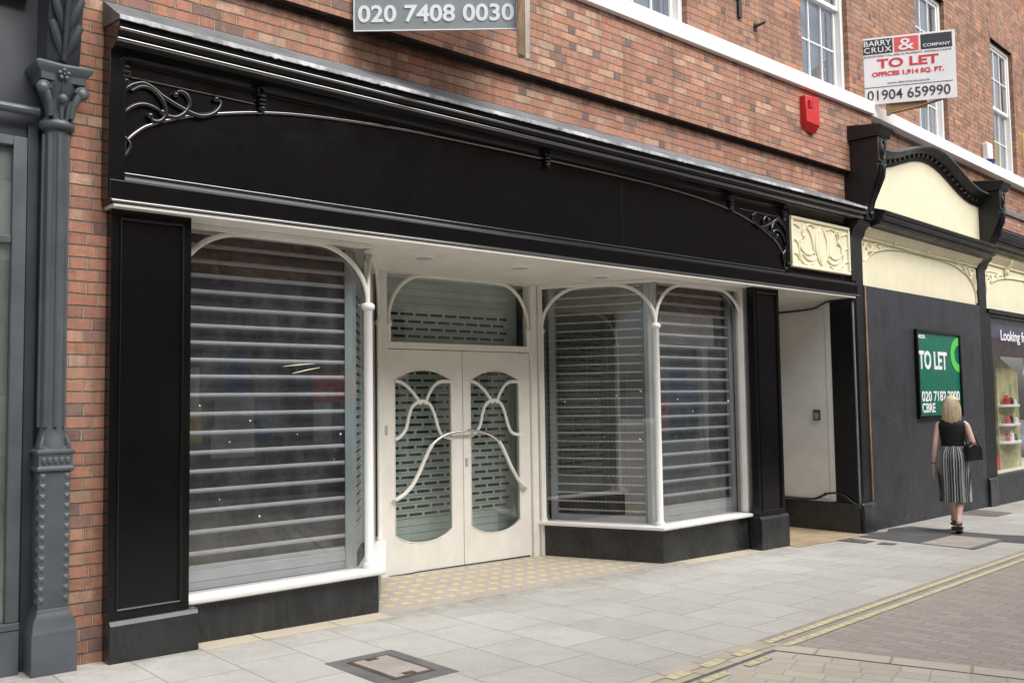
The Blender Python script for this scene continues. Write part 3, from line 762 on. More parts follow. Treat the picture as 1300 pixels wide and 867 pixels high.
# relief panel (pale yellow square)
rp = MB().box(10.06, 11.47, .012, .046, 3.20, 3.83).build('relief_panel', M['fcream'], S, bevel=.004)
mb = MB()
for (a, b, c, d) in ((10.06, 11.47, 3.79, 3.83), (10.06, 11.47, 3.20, 3.24)): mb.box(a, b, -.012, .0125, c, d)
for (a, b) in ((10.06, 10.105), (11.425, 11.47)): mb.box(a, b, -.012, .0125, 3.242, 3.788)
mb.build('frame', M['fcream'], rp, bevel=.008)
mb = MB(); cx = 10.76
Lc = [[(10.76, 3.775), (10.66, 3.66), (10.63, 3.52), (10.67, 3.37), (10.76, 3.27)], [(10.76, 3.775), (10.87, 3.66), (10.91, 3.52), (10.87, 3.37), (10.76, 3.27)],
      [(10.72, 3.70), (10.705, 3.52), (10.74, 3.34)], [(10.80, 3.70), (10.83, 3.52), (10.79, 3.34)],
      [(10.33, 3.60), (10.36, 3.59), (10.37, 3.66), (10.42, 3.73), (10.52, 3.765), (10.62, 3.74)],
      [(10.36, 3.75), (10.32, 3.66), (10.34, 3.60)],
      [(10.12, 3.74), (10.2, 3.725), (10.26, 3.70)], [(10.12, 3.55), (10.19, 3.53), (10.24, 3.47), (10.25, 3.38), (10.31, 3.28), (10.45, 3.25), (10.58, 3.29)],
      [(10.12, 3.38), (10.2, 3.36), (10.25, 3.30)], [(10.27, 3.46), (10.36, 3.40), (10.48, 3.385), (10.60, 3.43)], [(10.32, 3.38), (10.42, 3.325), (10.54, 3.315), (10.64, 3.36)],
      [(10.42, 3.73), (10.52, 3.64), (10.57, 3.50), (10.60, 3.40)], [(10.27, 3.46), (10.29, 3.56), (10.36, 3.59)]]
for c in Lc:
    mb.tube(xz(c, .006, 6), .0125, 7, flat=.9)
for c in Lc[4:]:
    mb.tube(xz([(2 * cx - a + .02, b - .004) for a, b in c], .006, 6), .0125, 7, flat=.9)
mb.ball((10.345, .0, 3.605), (.03, .016, .03), 10, 6); mb.ball((11.19, .0, 3.60), (.03, .016, .03), 10, 6)
rings = []
for i in range(13):
    t = i / 12; z = 3.28 + .48 * t; w = .115 * sin(pi * t) ** .8 + .002
    rings.append([(10.765 - w, .012, z), (10.765 - w * .5, -.004, z), (10.765, -.002 + .006, z), (10.765 + w * .5, -.004, z), (10.765 + w, .012, z)])
n = 5; v = [p for r in rings for p in r]
mb.add(v, [(i * n + k, i * n + k + 1, (i + 1) * n + k + 1, (i + 1) * n + k) for i in range(12) for k in range(4)])
mb.build('carving', M['fcream'], rp, smooth=60)
# ceiling of the lobby and windows
MB().box(2.04, 11.5, -.043, 2.2, 2.900, 2.918).build('ceiling', M['cream'], S)
for x, y in ((4.89, .50), (5.99, .45), (7.13, .45)):
    mb = MB(); mb.lathe([(.075, 2.885), (.10, 2.890), (.108, 2.8995), (.075, 2.8995)], x, y, 24); d = mb.build('downlight', M['cream'], S)
    MB().lathe([(.066, 2.880), (.074, 2.8845)], x, y, 24).build('lamp_face', M['steel'], d)

# ---- glazing bays
def arcpts(u, zc, side, rx, rz, n=10, e=2.0):
    """quarter arc from the collar at (u,zc) up and inwards; side=+1 arc goes to +u"""
    out = []
    for i in range(n + 1):
        a = pi / 2 * i / n
        out.append((u + side * rx * (1 - cos(a) ** (2 / e)), zc + rz * sin(a) ** (2 / e)))
    return out
def bay(F, u0, u1, z0, colL, colR, kind, zc=2.42, apex=2.865, rx=.50, vis='vision'):
    """columns, arch, glass and roller shutter in one plane"""
    head = MB().box(u0 - .02, u1 + .02, -.03, .05, 2.862, 2.899).build('window_head', M['cream'], S, F=F, bevel=.004)
    for c, u in ((colL, u0), (colR, u1)):
        if c == 'col':
            mb = MB(); r = .036
            mb.lathe([(.052, z0), (.052, z0 + .03), (.042, z0 + .045), (r, z0 + .05), (r * .97, zc - .06), (.040, zc - .055), (.052, zc - .045), (.055, zc - .03), (.052, zc - .012), (.040, zc), (.030, zc + .004)], u, 0, 20)
            mb.build('column', M['white'], S, F=F, smooth=50)
        elif c == 'thin':
            mb = MB(); r = .022
            mb.lathe([(.032, z0), (.032, z0 + .03), (r, z0 + .045), (r, zc - .06), (.032, zc - .045), (.034, zc - .02), (.024, zc)], u, 0, 14)
            mb.build('column', M['cream'], S, F=F, smooth=50)
    a = arcpts(u0, zc, 1, rx, apex - zc); b = arcpts(u1, zc, -1, rx, apex - zc)
    path = [(p[0], -.0, p[1]) for p in a] + [(p[0], -.0, p[1]) for p in b[::-1]]
    MB().tube(path, .021, 8, flat=.8).build('window_arch', M['cream'], S, F=F, smooth=80)
    g = MB().add([(u0, .03, z0), (u1, .03, z0), (u1, .03, 2.90), (u0, .03, 2.90)], [(0, 1, 2, 3)]).build('pane', M['glass'], S, F=F, smooth=0)
    sh = shutter(F, u0 + .03, u1 - .03, z0, kind, vis=vis)
    return sh
def shutter(F, u0, u1, z0, kind, y=.16, ztop=2.899, vis='vision'):
    gd = .07
    g = MB().box(u0, u0 + gd, y - .03, y + .03, z0, ztop).box(u1 - gd, u1, y - .03, y + .03, z0, ztop).build('shutter', M['steel'] if kind != 'slots' else M['steel_g'], S, F=F, bevel=.004)
    a, b = u0 + gd, u1 - gd
    MB().add([(u0, y + .06, z0 - .1), (u1, y + .06, z0 - .1), (u1, y + .06, ztop), (u0, y + .06, ztop)], [(0, 1, 2, 3)]).build('backing', M['dark'] if kind != 'bars' else M[vis], g, F=F, smooth=0)  # flat backing; the dark ones stand in for the unlit room behind
    if kind == 'bars':
        zs = [.567, .717, .865, 1.009, 1.146, 1.28, 1.421, 1.556, 1.692, 1.826, 1.947, 2.071, 2.194, 2.322, 2.445, 2.561, 2.667, 2.781, 2.88]
        for i, z in enumerate(zs):
            mb = MB(); mb.prism([(y + .01, z - .0165), (y - .006, z - .015), (y - .013, z - .006), (y - .013, z + .006), (y - .006, z + .015), (y + .01, z + .0165)], a, b, 'x')
            mb.build('slat', M['steel'] if i not in (1, ) else M['steel'], g, F=F, smooth=50)
        mb = MB(); mb.prism([(y + .012, z0), (y - .01, z0), (y - .01, z0 + .055), (y - .016, z0 + .058), (y - .016, z0 + .13), (y - .008, z0 + .134), (y - .012, z0 + .14), (y - .012, z0 + .165), (y + .012, z0 + .17)], a, b, 'x')
        mb.build('bottom_rail', M['steel'], g, F=F, bevel=.002)
    elif kind == 'rods':
        k = 0; z = z0 + .12
        while z < 2.90:
            mb = MB(); mb.tube([(a, y - .004, z), (b, y - .004, z)], .0075, 6)
            n = int((b - a) / .045)
            for i in range(n): mb.box(a + .01 + i * .045, a + .03 + i * .045, y - .014, y + .004, z - .010, z + .008)
            mb.build('rod', M['rod'], g, F=F); z += .094; k += 1
        for q in (.25, .5, .75):
            MB().tube([(a + (b - a) * q, y + .012, z0 + .05), (a + (b - a) * q, y + .012, 2.3)], .0025, 5).build('link_wire', M['lead'], g, F=F)
        MB().box(a, b, y - .012, y + .012, z0, z0 + .07).build('bottom_rail', M['steel'], g, F=F, bevel=.004)
    else:
        mb = slots(a, b, z0, ztop, y); mb.build('curtain', M['steel_g'], g, F=F, smooth=0)
    return g
def slots(a, b, z0, z1, y, first=None, zsolid=2.63, pitch=.0762, zfirst=.52, up=.192, sw=.16):
    mb = MB(); z = z0; r = 0
    rows = int((z1 - z0) / pitch) + 1
    for r in range(rows):
        za = z0 + r * pitch; zb = za + pitch
        q = lambda x0, x1, p0, p1, ya, yb: mb.add([(x0, ya, p0), (x1, ya, p0), (x1, yb, p1), (x0, yb, p1)], [(0, 1, 2, 3)])
        zl, zh = za + .024, za + .054
        q(a, b, za, za + .006, y + .006, y); 
        if za < zfirst - .02 or zb > zsolid:
            q(a, b, za + .006, zb, y, y)
        else:
            q(a, b, za + .006, zl, y, y); q(a, b, zh, zb, y, y)
            off = (r % 2) * up / 2; x = a - off - .03; prev = a
            while x < b:
                s0, s1 = max(x, a + .05), min(x + sw, b - .05)
                if s1 > s0 + .03:
                    q(prev, s0, zl, zh, y, y); prev = s1
                    # thickness of the cut
                    mb.add([(s0, y, zl), (s1, y, zl), (s1, y + .006, zl), (s0, y + .006, zl)], [(0, 1, 2, 3)])
                x += up
            q(prev, b, zl, zh, y, y)
    return mb
bay(plane_frame(2.56, .24, 1, 0), 0, 1.575, .315, 'none', 'col', 'bars')
bay(plane_frame(7.74, .24, 1, 0), 0, 1.60, .29, 'none', 'thin', 'bars', vis='vision_g')
Ls = hypot(.88, 1.17)
bay(plane_frame(4.135, .24, .88, 1.17), 0, Ls, .315, 'none', 'thin', 'slots')
Lr = hypot(.54, 1.19)
bay(plane_frame(7.20, 1.43, .54, -1.19), 0, Lr, .29, 'thin', 'col', 'rods')
MB().box(1.9, 11.4, 2.1, 2.2, -.4, 2.899).box(2.0, 2.1, .31, 2.1, -.4, 2.899).build('back_wall', M['dark'], S)
MB().box(9.45, 9.80, .14, 2.1, -.4, 2.899).build('partition', M['dark'], S)
MB().box(9.28, 9.44, .20, .30, .29, 2.899).build('window_post', M['cream'], S, bevel=.005)
# sills and stall risers
MB().prism([(2.60, .105), (4.205, .105), (5.075, 1.38), (5.00, 1.50), (4.10, .36), (2.60, .36)], .272, .315, 'z').build('window_sill', M['white'], S, bevel=.014, seg=3)
MB().prism([(2.61, .165), (4.172, .165), (5.035, 1.42), (4.95, 1.52), (4.08, .34), (2.61, .34)], -.35, .271, 'z').build('stall_riser', M['granite'], S, bevel=.004)
MB().prism([(7.10, 1.46), (7.655, .115), (9.262, .115), (9.262, .36), (7.86, .36), (7.34, 1.52)], .252, .292, 'z').build('window_sill', M['white'], S, bevel=.013, seg=3)
MB().prism([(7.15, 1.48), (7.70, .175), (9.30, .175), (9.30, .34), (7.84, .34), (7.32, 1.52)], -.35, .251, 'z').build('stall_riser', M['granite'], S, bevel=.004)
for (a, b, c_, d_) in ((3.40, 1.903, 3.662, 1.928), (3.476, 1.851, 3.71, 1.899)):
    MB().tube([(a, .268, b), ((a + c_) / 2, .267, (b + d_) / 2 + .002), (c_, .268, d_)], [.0015, .004, .0015], 5).build('scratch', M['fcream'], S)
for x, z, q in ((2.75, 1.617, .012), (3.131, 1.502, .012), (2.974, 1.353, .009), (3.516, 1.391, .008), (3.894, 1.378, .014), (3.837, 1.184, .007), (9.046, 1.581, .022), (8.12, 1.608, .012), (8.378, 1.475, .012), (3.208, .804, .014), (2.9, .95, .008)):
    MB().ball((x, .268, z), (q * .5, .002, q * .6), 8, 6).build('paint_fleck', M['signwhite'], S)
FRp = plane_frame(7.20, 1.43, .54, -1.19)
for u, z, q in ((.25, 1.60, .015), (.62, 1.63, .010), (.85, 1.66, .013), (1.12, 1.70, .018), (.86, 1.17, .012), (1.10, 1.19, .018), (.7, 1.21, .009)):
    MB().ball((u, .028, z), (q * .7, .002, q * .5), 8, 6).build('paint_fleck', M['signwhite'], S, F=FRp)
# lobby back: posts, transom, doors
YD = 1.47
MB().box(5.03, 5.135, YD - .03, YD + .10, -.3, 2.899).build('door_post', M['cream'], S, bevel=.006)
MB().box(7.045, 7.135, YD - .03, YD + .10, -.3, 2.899).box(7.145, 7.20, YD - .06, YD + .10, -.3, 2.899).build('door_post', M['cream'], S, bevel=.006)
MB().box(5.136, 7.044, YD - .015, YD + .08, 2.15, 2.215).box(5.136, 7.044, YD - .02, YD + .08, 2.89, 2.899).build('transom', M['cream'], S, bevel=.005)
tr = arcpts(5.16, 2.42, 1, .44, .475) ; tr2 = arcpts(7.02, 2.42, -1, .44, .475)
MB().tube([(p[0], YD - .01, p[1]) for p in tr] + [(p[0], YD - .01, p[1]) for p in tr2[::-1]], .022, 8, flat=.8).build('fanlight_arch', M['cream'], S, smooth=80)
for x in (5.16, 7.02):
    MB().lathe([(.026, 2.215), (.026, 2.36), (.036, 2.375), (.036, 2.405), (.026, 2.42)], x, YD - .01, 14).build('column', M['cream'], S, smooth=50)
MB().add([(5.13, YD + .02, 2.21), (7.05, YD + .02, 2.21), (7.05, YD + .02, 2.9), (5.13, YD + .02, 2.9)], [(0, 1, 2, 3)]).build('pane', M['glass_r'], S, smooth=0)
g = MB().box(5.10, 5.16, 1.72, 1.80, -.1, 2.93).box(7.02, 7.08, 1.72, 1.80, -.1, 2.93).build('shutter', M['steel_g'], S)
slots(5.16, 7.02, -.10, 2.93, 1.76, zfirst=.42).build('curtain', M['steel_g'], g, smooth=0)
MB().add([(5.0, 1.83, -.2), (7.2, 1.83, -.2), (7.2, 1.83, 3), (5.0, 1.83, 3)], [(0, 1, 2, 3)]).build('backing', M['dark'], g, smooth=0)  # added dark sheet in place of the unlit shop interior
# side cheeks closing the lobby behind the doors
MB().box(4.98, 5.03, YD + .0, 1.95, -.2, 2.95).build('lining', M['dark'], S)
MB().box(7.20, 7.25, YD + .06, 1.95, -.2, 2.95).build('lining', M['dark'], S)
def opening(x0, x1):
    xc = (x0 + x1) / 2; hw = (x1 - x0) / 2; pts = []
    zs, za, zb0, zb = 1.842, 1.945, .335, .226
    for i in range(17):
        t = -1 + 2 * i / 16; pts.append((xc + hw * t, zb0 - (zb0 - zb) * (1 - t * t) ** .75 if abs(t) < 1 else zb0))
    for i in range(17):
        t = 1 - 2 * i / 16; pts.append((xc + hw * t, zs + (za - zs) * (1 - abs(t) ** 2.0)))
    return pts
TR = [[(5.236, 1.835), (5.324, 1.812), (5.42, 1.745), (5.50, 1.66), (5.548, 1.60)], [(5.60, 1.60), (5.65, 1.70), (5.72, 1.785), (5.80, 1.825), (5.94, 1.828)],
      [(5.236, 1.255), (5.301, 1.287), (5.367, 1.362), (5.397, 1.469), (5.436, 1.565), (5.50, 1.615), (5.575, 1.628), (5.65, 1.60), (5.70, 1.53), (5.735, 1.44), (5.765, 1.35), (5.82, 1.275), (5.94, 1.245)]]
for s, (d0, d1, g0, g1) in enumerate(((5.14, 6.086, 5.236, 5.94), (6.094, 7.04, 6.19, 6.88))):
    zb = -.062 if s == 0 else -.075
    op = opening(g0, g1)
    dr = MB().holed([(d0, zb), (d1, zb), (d1, 2.142), (d0, 2.142)], op, YD, YD + .045).build('door', M['cream'], S, smooth=0, bevel=.005)
    MB().prism(op, YD + .02, YD + .026, 'y').build('glass', M['glass_r'], dr, smooth=0)
    mb = MB(); rim = [(p[0], YD + .003, p[1]) for p in op]; mb.tube(rim, .008, 6, closed=True).build('bead', M['cream'], dr, smooth=60)
    dx = 0 if s == 0 else .947
    mb = MB()
    for c in TR: mb.tube(xz([(a + dx, b) for a, b in c], YD - .005, 6), .0185, 8, flat=.8)
    mb.build('tracery', M['cream'], dr, smooth=80)
    hand = [(5.215, .675), (5.30, .72), (5.38, .79), (5.46, .90), (5.54, 1.04), (5.63, 1.18), (5.75, 1.262), (5.90, 1.305), (6.075, 1.318)]
    if s: hand = [(2 * 6.075 - a + .012, b) for a, b in hand]
    pts = spl(hand, 8); cut = 42
    lo = [(p.x, YD - .035 - .03 * min(1, i / 20), p.y) for i, p in enumerate(pts)]
    MB().tube(lo[:cut], .020, 10).build('handle', M['cream'], dr, smooth=80)
    MB().tube(lo[cut - 1:], .0165, 10).build('handle', M['chrome'], dr, smooth=80)
    e = lo[0]; MB().tube([e, (e[0], YD, e[2])], .018, 8).build('handle_stay', M['cream'], dr)
    if s == 1: MB().box(6.112, 6.150, YD - .006, YD + .001, .945, 1.035).box(6.124, 6.138, YD - .012, YD - .0061, .97, 1.01).build('lock', M['steel'], dr, bevel=.002)
MB().box(5.10, 5.128, YD - .042, YD - .031, 1.31, 1.40).build('hinge', M['steel'], S, bevel=.002)  # small hinge at the left door edge
# drain-like draught strip under doors
MB().tube([(5.15, YD - .02, -.045), (5.35, YD - .05, -.043), (5.50, YD - .01, -.048), (7.0, YD - .005, -.07)], .008, 6).build('draught_strip', M['cable'], S)
# ---- passage at the right of the shopfront
MB().box(11.45, 11.60, .0, .31, .228, 2.899).build('reveal', M['black'], S, bevel=.004)
MB().box(11.43, 11.60, -.02, 3.0, -.35, .226).build('reveal_plinth', M['granite'], S, bevel=.005)
MB().box(11.462, 11.498, -.014, .001, .23, 2.86).build('conduit', M['lead'], S, bevel=.003)
MB().box(11.50, 11.602, .0, .31, 2.90, 3.14).build('reveal', M['black'], S)
MB().box(9.82, 9.90, .3, 3.0, -.3, 2.92).build('reveal', M['door_dull'], S)
MB().box(9.82, 11.6, 3.0, 3.1, -.3, 2.95).build('back_wall', M['door_dull'], S)
D = MB().box(11.462, 11.60, .40, 1.60, .26, 2.80).build('side_door', M['door_dull'], S, bevel=.004)
MB().box(11.455, 11.60, .311, .395, .228, 2.92).box(11.455, 11.60, 1.605, 3.0, .228, 2.92).box(11.455, 11.60, .396, 1.604, 2.805, 2.92).build('door_frame', M['door_dull'], D, bevel=.004)
k = MB().box(11.435, 11.462, .50, .60, 1.30, 1.44).build('keypad', M['signdark'], D, bevel=.004)
mb = MB()
for i in range(3):
    for j in range(4): mb.box(11.431, 11.4352, .52 + i * .022, .535 + i * .022, 1.32 + j * .022, 1.335 + j * .022)
mb.build('keys', M['steel'], k)
mb = MB(); mb.box(11.452, 11.461, .46, .48, .30, .34); mb.tube([(11.44, .47, .33), (11.44, .52, .28), (11.44, .62, .24)], .009, 6)
mb.build('door_stop', M['cable'], D)
cb = MB().tube([(p.x, p.y, p.z) for p in spl([(11.42, 1.6, .245), (11.42, 1.04, .245), (11.42, .66, .245), (11.425, .50, .30), (11.425, .406, .335), (11.42, .28, .345), (11.42, .18, .32), (11.425, .08, .25), (11.46, -.032, .16), (11.47, -.045, .0), (11.475, -.05, -.16)], 6)], .012, 8).build('cable', M['cable'], smooth=80)
tag(cb, 'loose black cable looping along the passage plinth and down to the pavement', 'cable')
cb = MB().tube([(p.x, p.y, p.z) for p in spl([(11.44, 1.8, 2.80), (11.44, 1.2, 2.79), (11.44, .6, 2.80), (11.44, .42, 2.85), (11.44, .30, 2.88), (11.45, -.02, 2.89), (11.48, -.03, 2.86)], 6)], .012, 8).build('cable', M['cable'], smooth=80)
tag(cb, 'black cable clipped along the top of the passage wall under its ceiling', 'cable')

# ------------------------------------------------------------------ boarded shop at the right
R = thing('boarded_shopfront', 'boarded up shopfront with pale yellow fascia, arched pediment sign and black consoles', 'shopfront', (14.1, .13, 0), F=FR)
Lx, Rx = 11.85, 16.27
def pil(x0, x1, z1, F=FR):
    p = MB().box(x0, x1, -.0, .2, .22, z1).build('pilaster', M['black_matt'], R, F=F, bevel=.006)
    MB().prism([(-.05, -.45), (-.05, .19), (-.02, .225), (.2, .225), (.2, -.45)], x0 - .02, x1 + .03, 'x').build('plinth', M['granite'], p, F=F, bevel=.006)
    MB().prism([(.0, z1 - .16), (-.03, z1 - .12), (-.05, z1 - .05), (-.12, z1 + .02), (-.12, z1 + .06), (.2, z1 + .06), (.2, z1 - .16)], x0 - .02, x1 + .02, 'x').build('capital', M['black_matt'], p, F=F, bevel=.006)
pil(11.52, 11.84, 3.88); pil(16.28, 16.62, 3.88)
def console(x0, x1):
    side = [(.13, 3.94), (-.02, 3.94), (-.13, 3.955), (-.165, 3.975), (-.155, 4.06), (-.145, 4.10), (-.165, 4.19), (-.20, 4.27), (-.245, 4.37), (-.29, 4.47), (-.325, 4.56), (-.335, 4.64), (-.325, 4.685), (-.345, 4.70), (-.35, 5.03), (.13, 5.03)]
    c = MB().prism(side, x0, x1, 'x').build('console', M['black_matt'], R, F=FR, bevel=.006)
    xm = (x0 + x1) / 2
    mb = MB(); mb.prism([(.13, 5.03), (-.36, 5.03), (-.38, 5.06), (-.385, 5.09), (-.415, 5.11), (-.43, 5.14), (-.43, 5.165), (-.38, 5.18), (.13, 5.25)], x0 - .05, x1 + .07, 'x')
    mb.build('cap', M['black_matt'], c, F=FR, bevel=.005)
    mb = MB(); ring = [(xm + .065 * cos(a), -.352, 4.87 + .125 * sin(a)) for a in [2 * pi * i / 20 for i in range(20)]]
    mb.tube(ring, .012, 6, closed=True); mb.ball((xm, -.35, 4.87), (.035, .022, .08), 10, 8)
    fr_ = [(-.335, 4.66), (-.34, 4.60), (-.325, 4.50), (-.28, 4.40), (-.235, 4.30), (-.19, 4.20), (-.165, 4.10), (-.17, 4.02)]
    for sx in (-.07, .07): mb.tube([(xm + sx * (1 - .35 * i / 7), a - .008, b) for i, (a, b) in enumerate(fr_)], .012, 6)
    mb.tube([(xm, a - .012, b) for a, b in fr_[:5]], [.03, .035, .028, .018, .008], 8)
    mb.ball((xm - .05, -.35, 4.655), .028, 8, 6); mb.ball((xm + .05, -.35, 4.655), .028, 8, 6); mb.ball((xm, -.18, 4.03), (.05, .02, .04), 10, 6)
    mb.build('carving', M['black_matt'], c, F=FR, smooth=60)
console(11.66, 11.92); console(16.42, 16.70)
# cornice
cprof = [(.13, 3.86), (-.05, 3.86), (-.10, 3.875), (-.12, 3.90), (-.20, 3.915), (-.22, 3.93), (-.22, 3.955), (-.205, 3.965), (-.25, 3.98), (-.265, 4.00), (-.265, 4.025), (-.25, 4.035), (-.28, 4.045), (-.295, 4.065), (-.295, 4.09), (-.20, 4.12), (-.02, 4.18), (.13, 4.18)]
MB().prism(cprof, 11.94, 16.40, 'x').build('cornice', M['black_matt'], R, F=FR, bevel=.004)
# pediment sign
def ph(u):
    a = min(1, abs(u) / .88); return .5 + .5 * cos(pi * a)
n = 44; xs = [11.93 + (16.42 - 11.93) * i / n for i in range(n + 1)]; xc = (11.93 + 16.42) / 2; hw = (16.42 - 11.93) / 2
bot = [(x, 4.80 + .37 * ph((x - xc) / hw)) for x in xs]
MB().prism([(11.93, 4.16), (16.42, 4.16)] + bot[::-1], -.0, .12, 'y').build('sign_panel', M['fcream'], R, F=FR, smooth=0)
rings = []
for i, (x, z) in enumerate(bot):
    rings.append([(x, .14, z - .01), (x, -.02, z - .01), (x, -.035, z + .035), (x, -.06, z + .085), (x, -.12, z + .10), (x, -.15, z + .125), (x, -.19, z + .15), (x, -.19, z + .175), (x, -.05, z + .19), (x, .14, z + .20)])
MB().loft(rings).build('pediment', M['black_matt'], R, F=FR, smooth=40)
rings = [[(x, .14, z + .205), (x, -.195, z + .178), (x, -.20, z + .168), (x, -.205, z + .185), (x, .14, z + .22)] for x, z in bot]
MB().loft(rings).build('flashing', M['lead'], R, F=FR, smooth=40)
mb = MB()
for i in range(26):
    x = 12.0 + i * .172; u = (x - xc) / hw
    if abs(u) > .97: continue
    z = 4.80 + .37 * ph(u); s = (ph(u + .01) - ph(u - .01)) * .37 / (.02 * hw); a = atan(s)
    c, s_ = cos(a), sin(a); q = []
    for dx, dz in ((-.036, .038), (.036, .038), (.036, .088), (-.036, .088)): q.append((x + dx * c - dz * s_, z + dx * s_ + dz * c))
    MB().prism(q, -.085, -.03, 'y').build('dentil', M['black_matt'], R, F=FR, smooth=0)
# cream fascia with arched relief
MB().box(Lx, Rx, .05, .12, 3.108, 3.93).build('fascia', M['fcream'], R, F=FR)
def relief(x0, x1, z0, zt, F, parent, half=False):
    w = x1 - x0; xm = (x0 + x1) / 2
    pts = [(x0 + .02, z0), (x0 + .05, z0 + .18), (x0 + .16, z0 + .31), (x0 + .40, z0 + .44), (x0 + .85, z0 + .54), (x0 + 1.45, z0 + .59), (xm, z0 + .61)]
    full = pts + [(x0 + x1 - a, b) for a, b in pts[::-1][1:]]
    mb = MB(); path = xz(full, .040, 5); mb.tube(path, .016, 8)
    # spandrel plate above the arch, slightly proud
    mb.prism([(p[0], p[2]) for p in path] + [(x1, zt), (x0, zt)], .034, .05, 'y')
    for g in ((lambda a: x0 + a), (lambda a: x1 - a)):
        for c, r in (([(.04, .22), (.06, .40), (.14, .52), (.25, .56), (.33, .51), (.31, .44)], .014), ([(.10, .30), (.2, .44), (.32, .47), (.42, .56), (.54, .58), (.58, .52)], .014),
                     ([(.40, .46), (.50, .48), (.66, .57), (.80, .60), (.9, .58)], .013), ([(.08, .55), (.20, .47), (.28, .39)], .012), ([(.10, .6), (.25, .62), (.45, .62), (.7, .62)], .010)):
            mb.tube(xz([(g(a), z0 + b) for a, b in c], .028, 5), r, 6)
        mb.ball((g(.31), .02, z0 + .45), .025, 8, 6); mb.ball((g(.58), .02, z0 + .53), .025, 8, 6)
    for q in (1.0, 2.2, 3.35):
        if x0 + q < x1 - .6:
            mb.ball((x0 + q + .04, .0, z0 + .67), (.055, .05, .075), 10, 8); mb.tube([(x0 + q + .04, -.01, z0 + .7), (x0 + q + .04, -.08, z0 + .80), (x0 + q + .04, -.10, z0 + .88)], .03, 8)
    mb.box(x0, x1, .0, .05, zt - .12, zt - .085); mb.prism([(.05, zt - .085), (-.01, zt - .085), (-.10, zt + .02), (.05, zt + .02)], x0, x1, 'x')
    mb.build('arched_relief', M['fcream'], parent, F=F, smooth=50)
relief(Lx, Rx, 3.14, 3.86, FR, R)
# hoarding boards
for (a, b, z0, z1) in ((11.86, 13.07, .72, 3.10), (13.073, 14.29, .72, 3.10), (14.293, 15.5, .72, 3.10), (15.503, 16.27, .72, 3.10), (11.86, 14.30, -.4, .717), (14.303, 16.27, -.4, .717)):
    MB().box(a, b, .0, .02, z0, z1).build('hoarding_board', M['hoard'], R, F=FR, bevel=.002)
MB().box(11.845, 11.872, -.018, .0, .23, 3.10).build('batten', M['timber'], R, F=FR, bevel=.003)
# ------------------------------------------------------------------ third shop
T3 = thing('lit_shopfront', 'black framed shopfront with pale yellow arched fascia and dressed display window', 'shopfront', (18.9, .13, 0), F=FR)
MB().prism([(.13, 4.10), (-.04, 4.10), (-.08, 4.12), (-.10, 4.16), (-.16, 4.18), (-.18, 4.21), (-.16, 4.23), (-.21, 4.25), (-.22, 4.29), (-.25, 4.31), (-.26, 4.36), (-.24, 4.385), (.13, 4.385)], 16.71, 22, 'x').build('cornice', M['black_matt'], T3, F=FR, bevel=.004)
MB().prism([(.128, 4.60), (-.26, 4.40), (-.265, 4.39), (.128, 4.39)], 16.71, 22, 'x').build('flashing', M['lead'], T3, F=FR)
MB().box(16.9, 22, .09, .128, 4.60, 4.90).build('brick_band', M['brick'], T3, F=FR, smooth=0)
MB().box(16.9, 22, .05, .129, 4.902, 4.98).build('stone_ledge', M['lead'], T3, F=FR)
MB().box(16.64, 22, .05, .12, 3.06, 4.1).build('fascia', M['fcream'], T3, F=FR)
relief(16.68, 21.5, 3.12, 3.98, FR, T3)
MB().box(16.64, 22, -.03, .12, 3.0, 3.075).build('fascia_rail', M['black_matt'], T3, F=FR, bevel=.005)
MB().box(16.62, 16.78, -.0, .12, .22, 2.995).build('window_frame', M['black_matt'], T3, F=FR, bevel=.005)
MB().box(16.78, 22, -.0, .12, 2.94, 2.995).build('window_frame', M['black_matt'], T3, F=FR, bevel=.005)
MB().box(16.64, 22, -.03, .10, -.45, .235).build('stall_riser', M['hoard'], T3, F=FR, bevel=.005)
pn = MB().add([(16.78, .05, .235), (22, .05, .235), (22, .05, 2.94), (16.78, .05, 2.94)], [(0, 1, 2, 3)]).build('window_pane', M['glass_d'], T3, F=FR, smooth=0)
MB().box(16.78, 22, .10, .11, 2.60, 2.94).build('lilac_header', M['lilac'], T3, F=FR, smooth=0)
MB().box(16.78, 22, .112, .12, 2.28, 2.60).build('plum_header', M['plum'], T3, F=FR, smooth=0)
MB().box(16.8, 22, 1.5, 1.6, .2, 2.94).build('interior_wall', M['brown'], T3, F=FR, smooth=0)
MB().box(16.78, 22, .12, 1.5, .2, .235).build('display_floor', M['cream'], T3, F=FR, smooth=0)
MB().box(16.79, 17.05, .10, .14, .235, 2.3).build('curtain', M['brown'], T3, F=FR, smooth=0)
text('Looking for you', 'lettering', M['signwhite'], pn, 17.37, .036, 2.50, .26, F=FR, width=2.1, bold=.004)
MB().box(17.0, 17.3, .12, .13, .30, .52).build('red_notice', M['signred'], T3, F=FR)
ds = thing('display_stand', 'tall pale green patterned display panel with three white curved shelves behind glass', 'display stand', (18.5, .36, .235), F=FR)
MB().box(18.0, 19.2, .34, .38, .235, 2.0).prism([(18.0, 2.0), (19.2, 2.0), (18.0, 2.35)], .34, .38, 'y').build('backing', M['sagepaper'], ds, F=FR, smooth=0)
for z in (1.42, 1.07, .75):
    pts = [(18.02, .34)] + [(18.5 + .48 * cos(pi + pi * i / 12), .34 - .18 * sin(pi * i / 12)) for i in range(13)] + [(18.98, .34)]
    MB().prism(pts, z - .045, z, 'z').build('shelf', M['white'], ds, F=FR, bevel=.004)
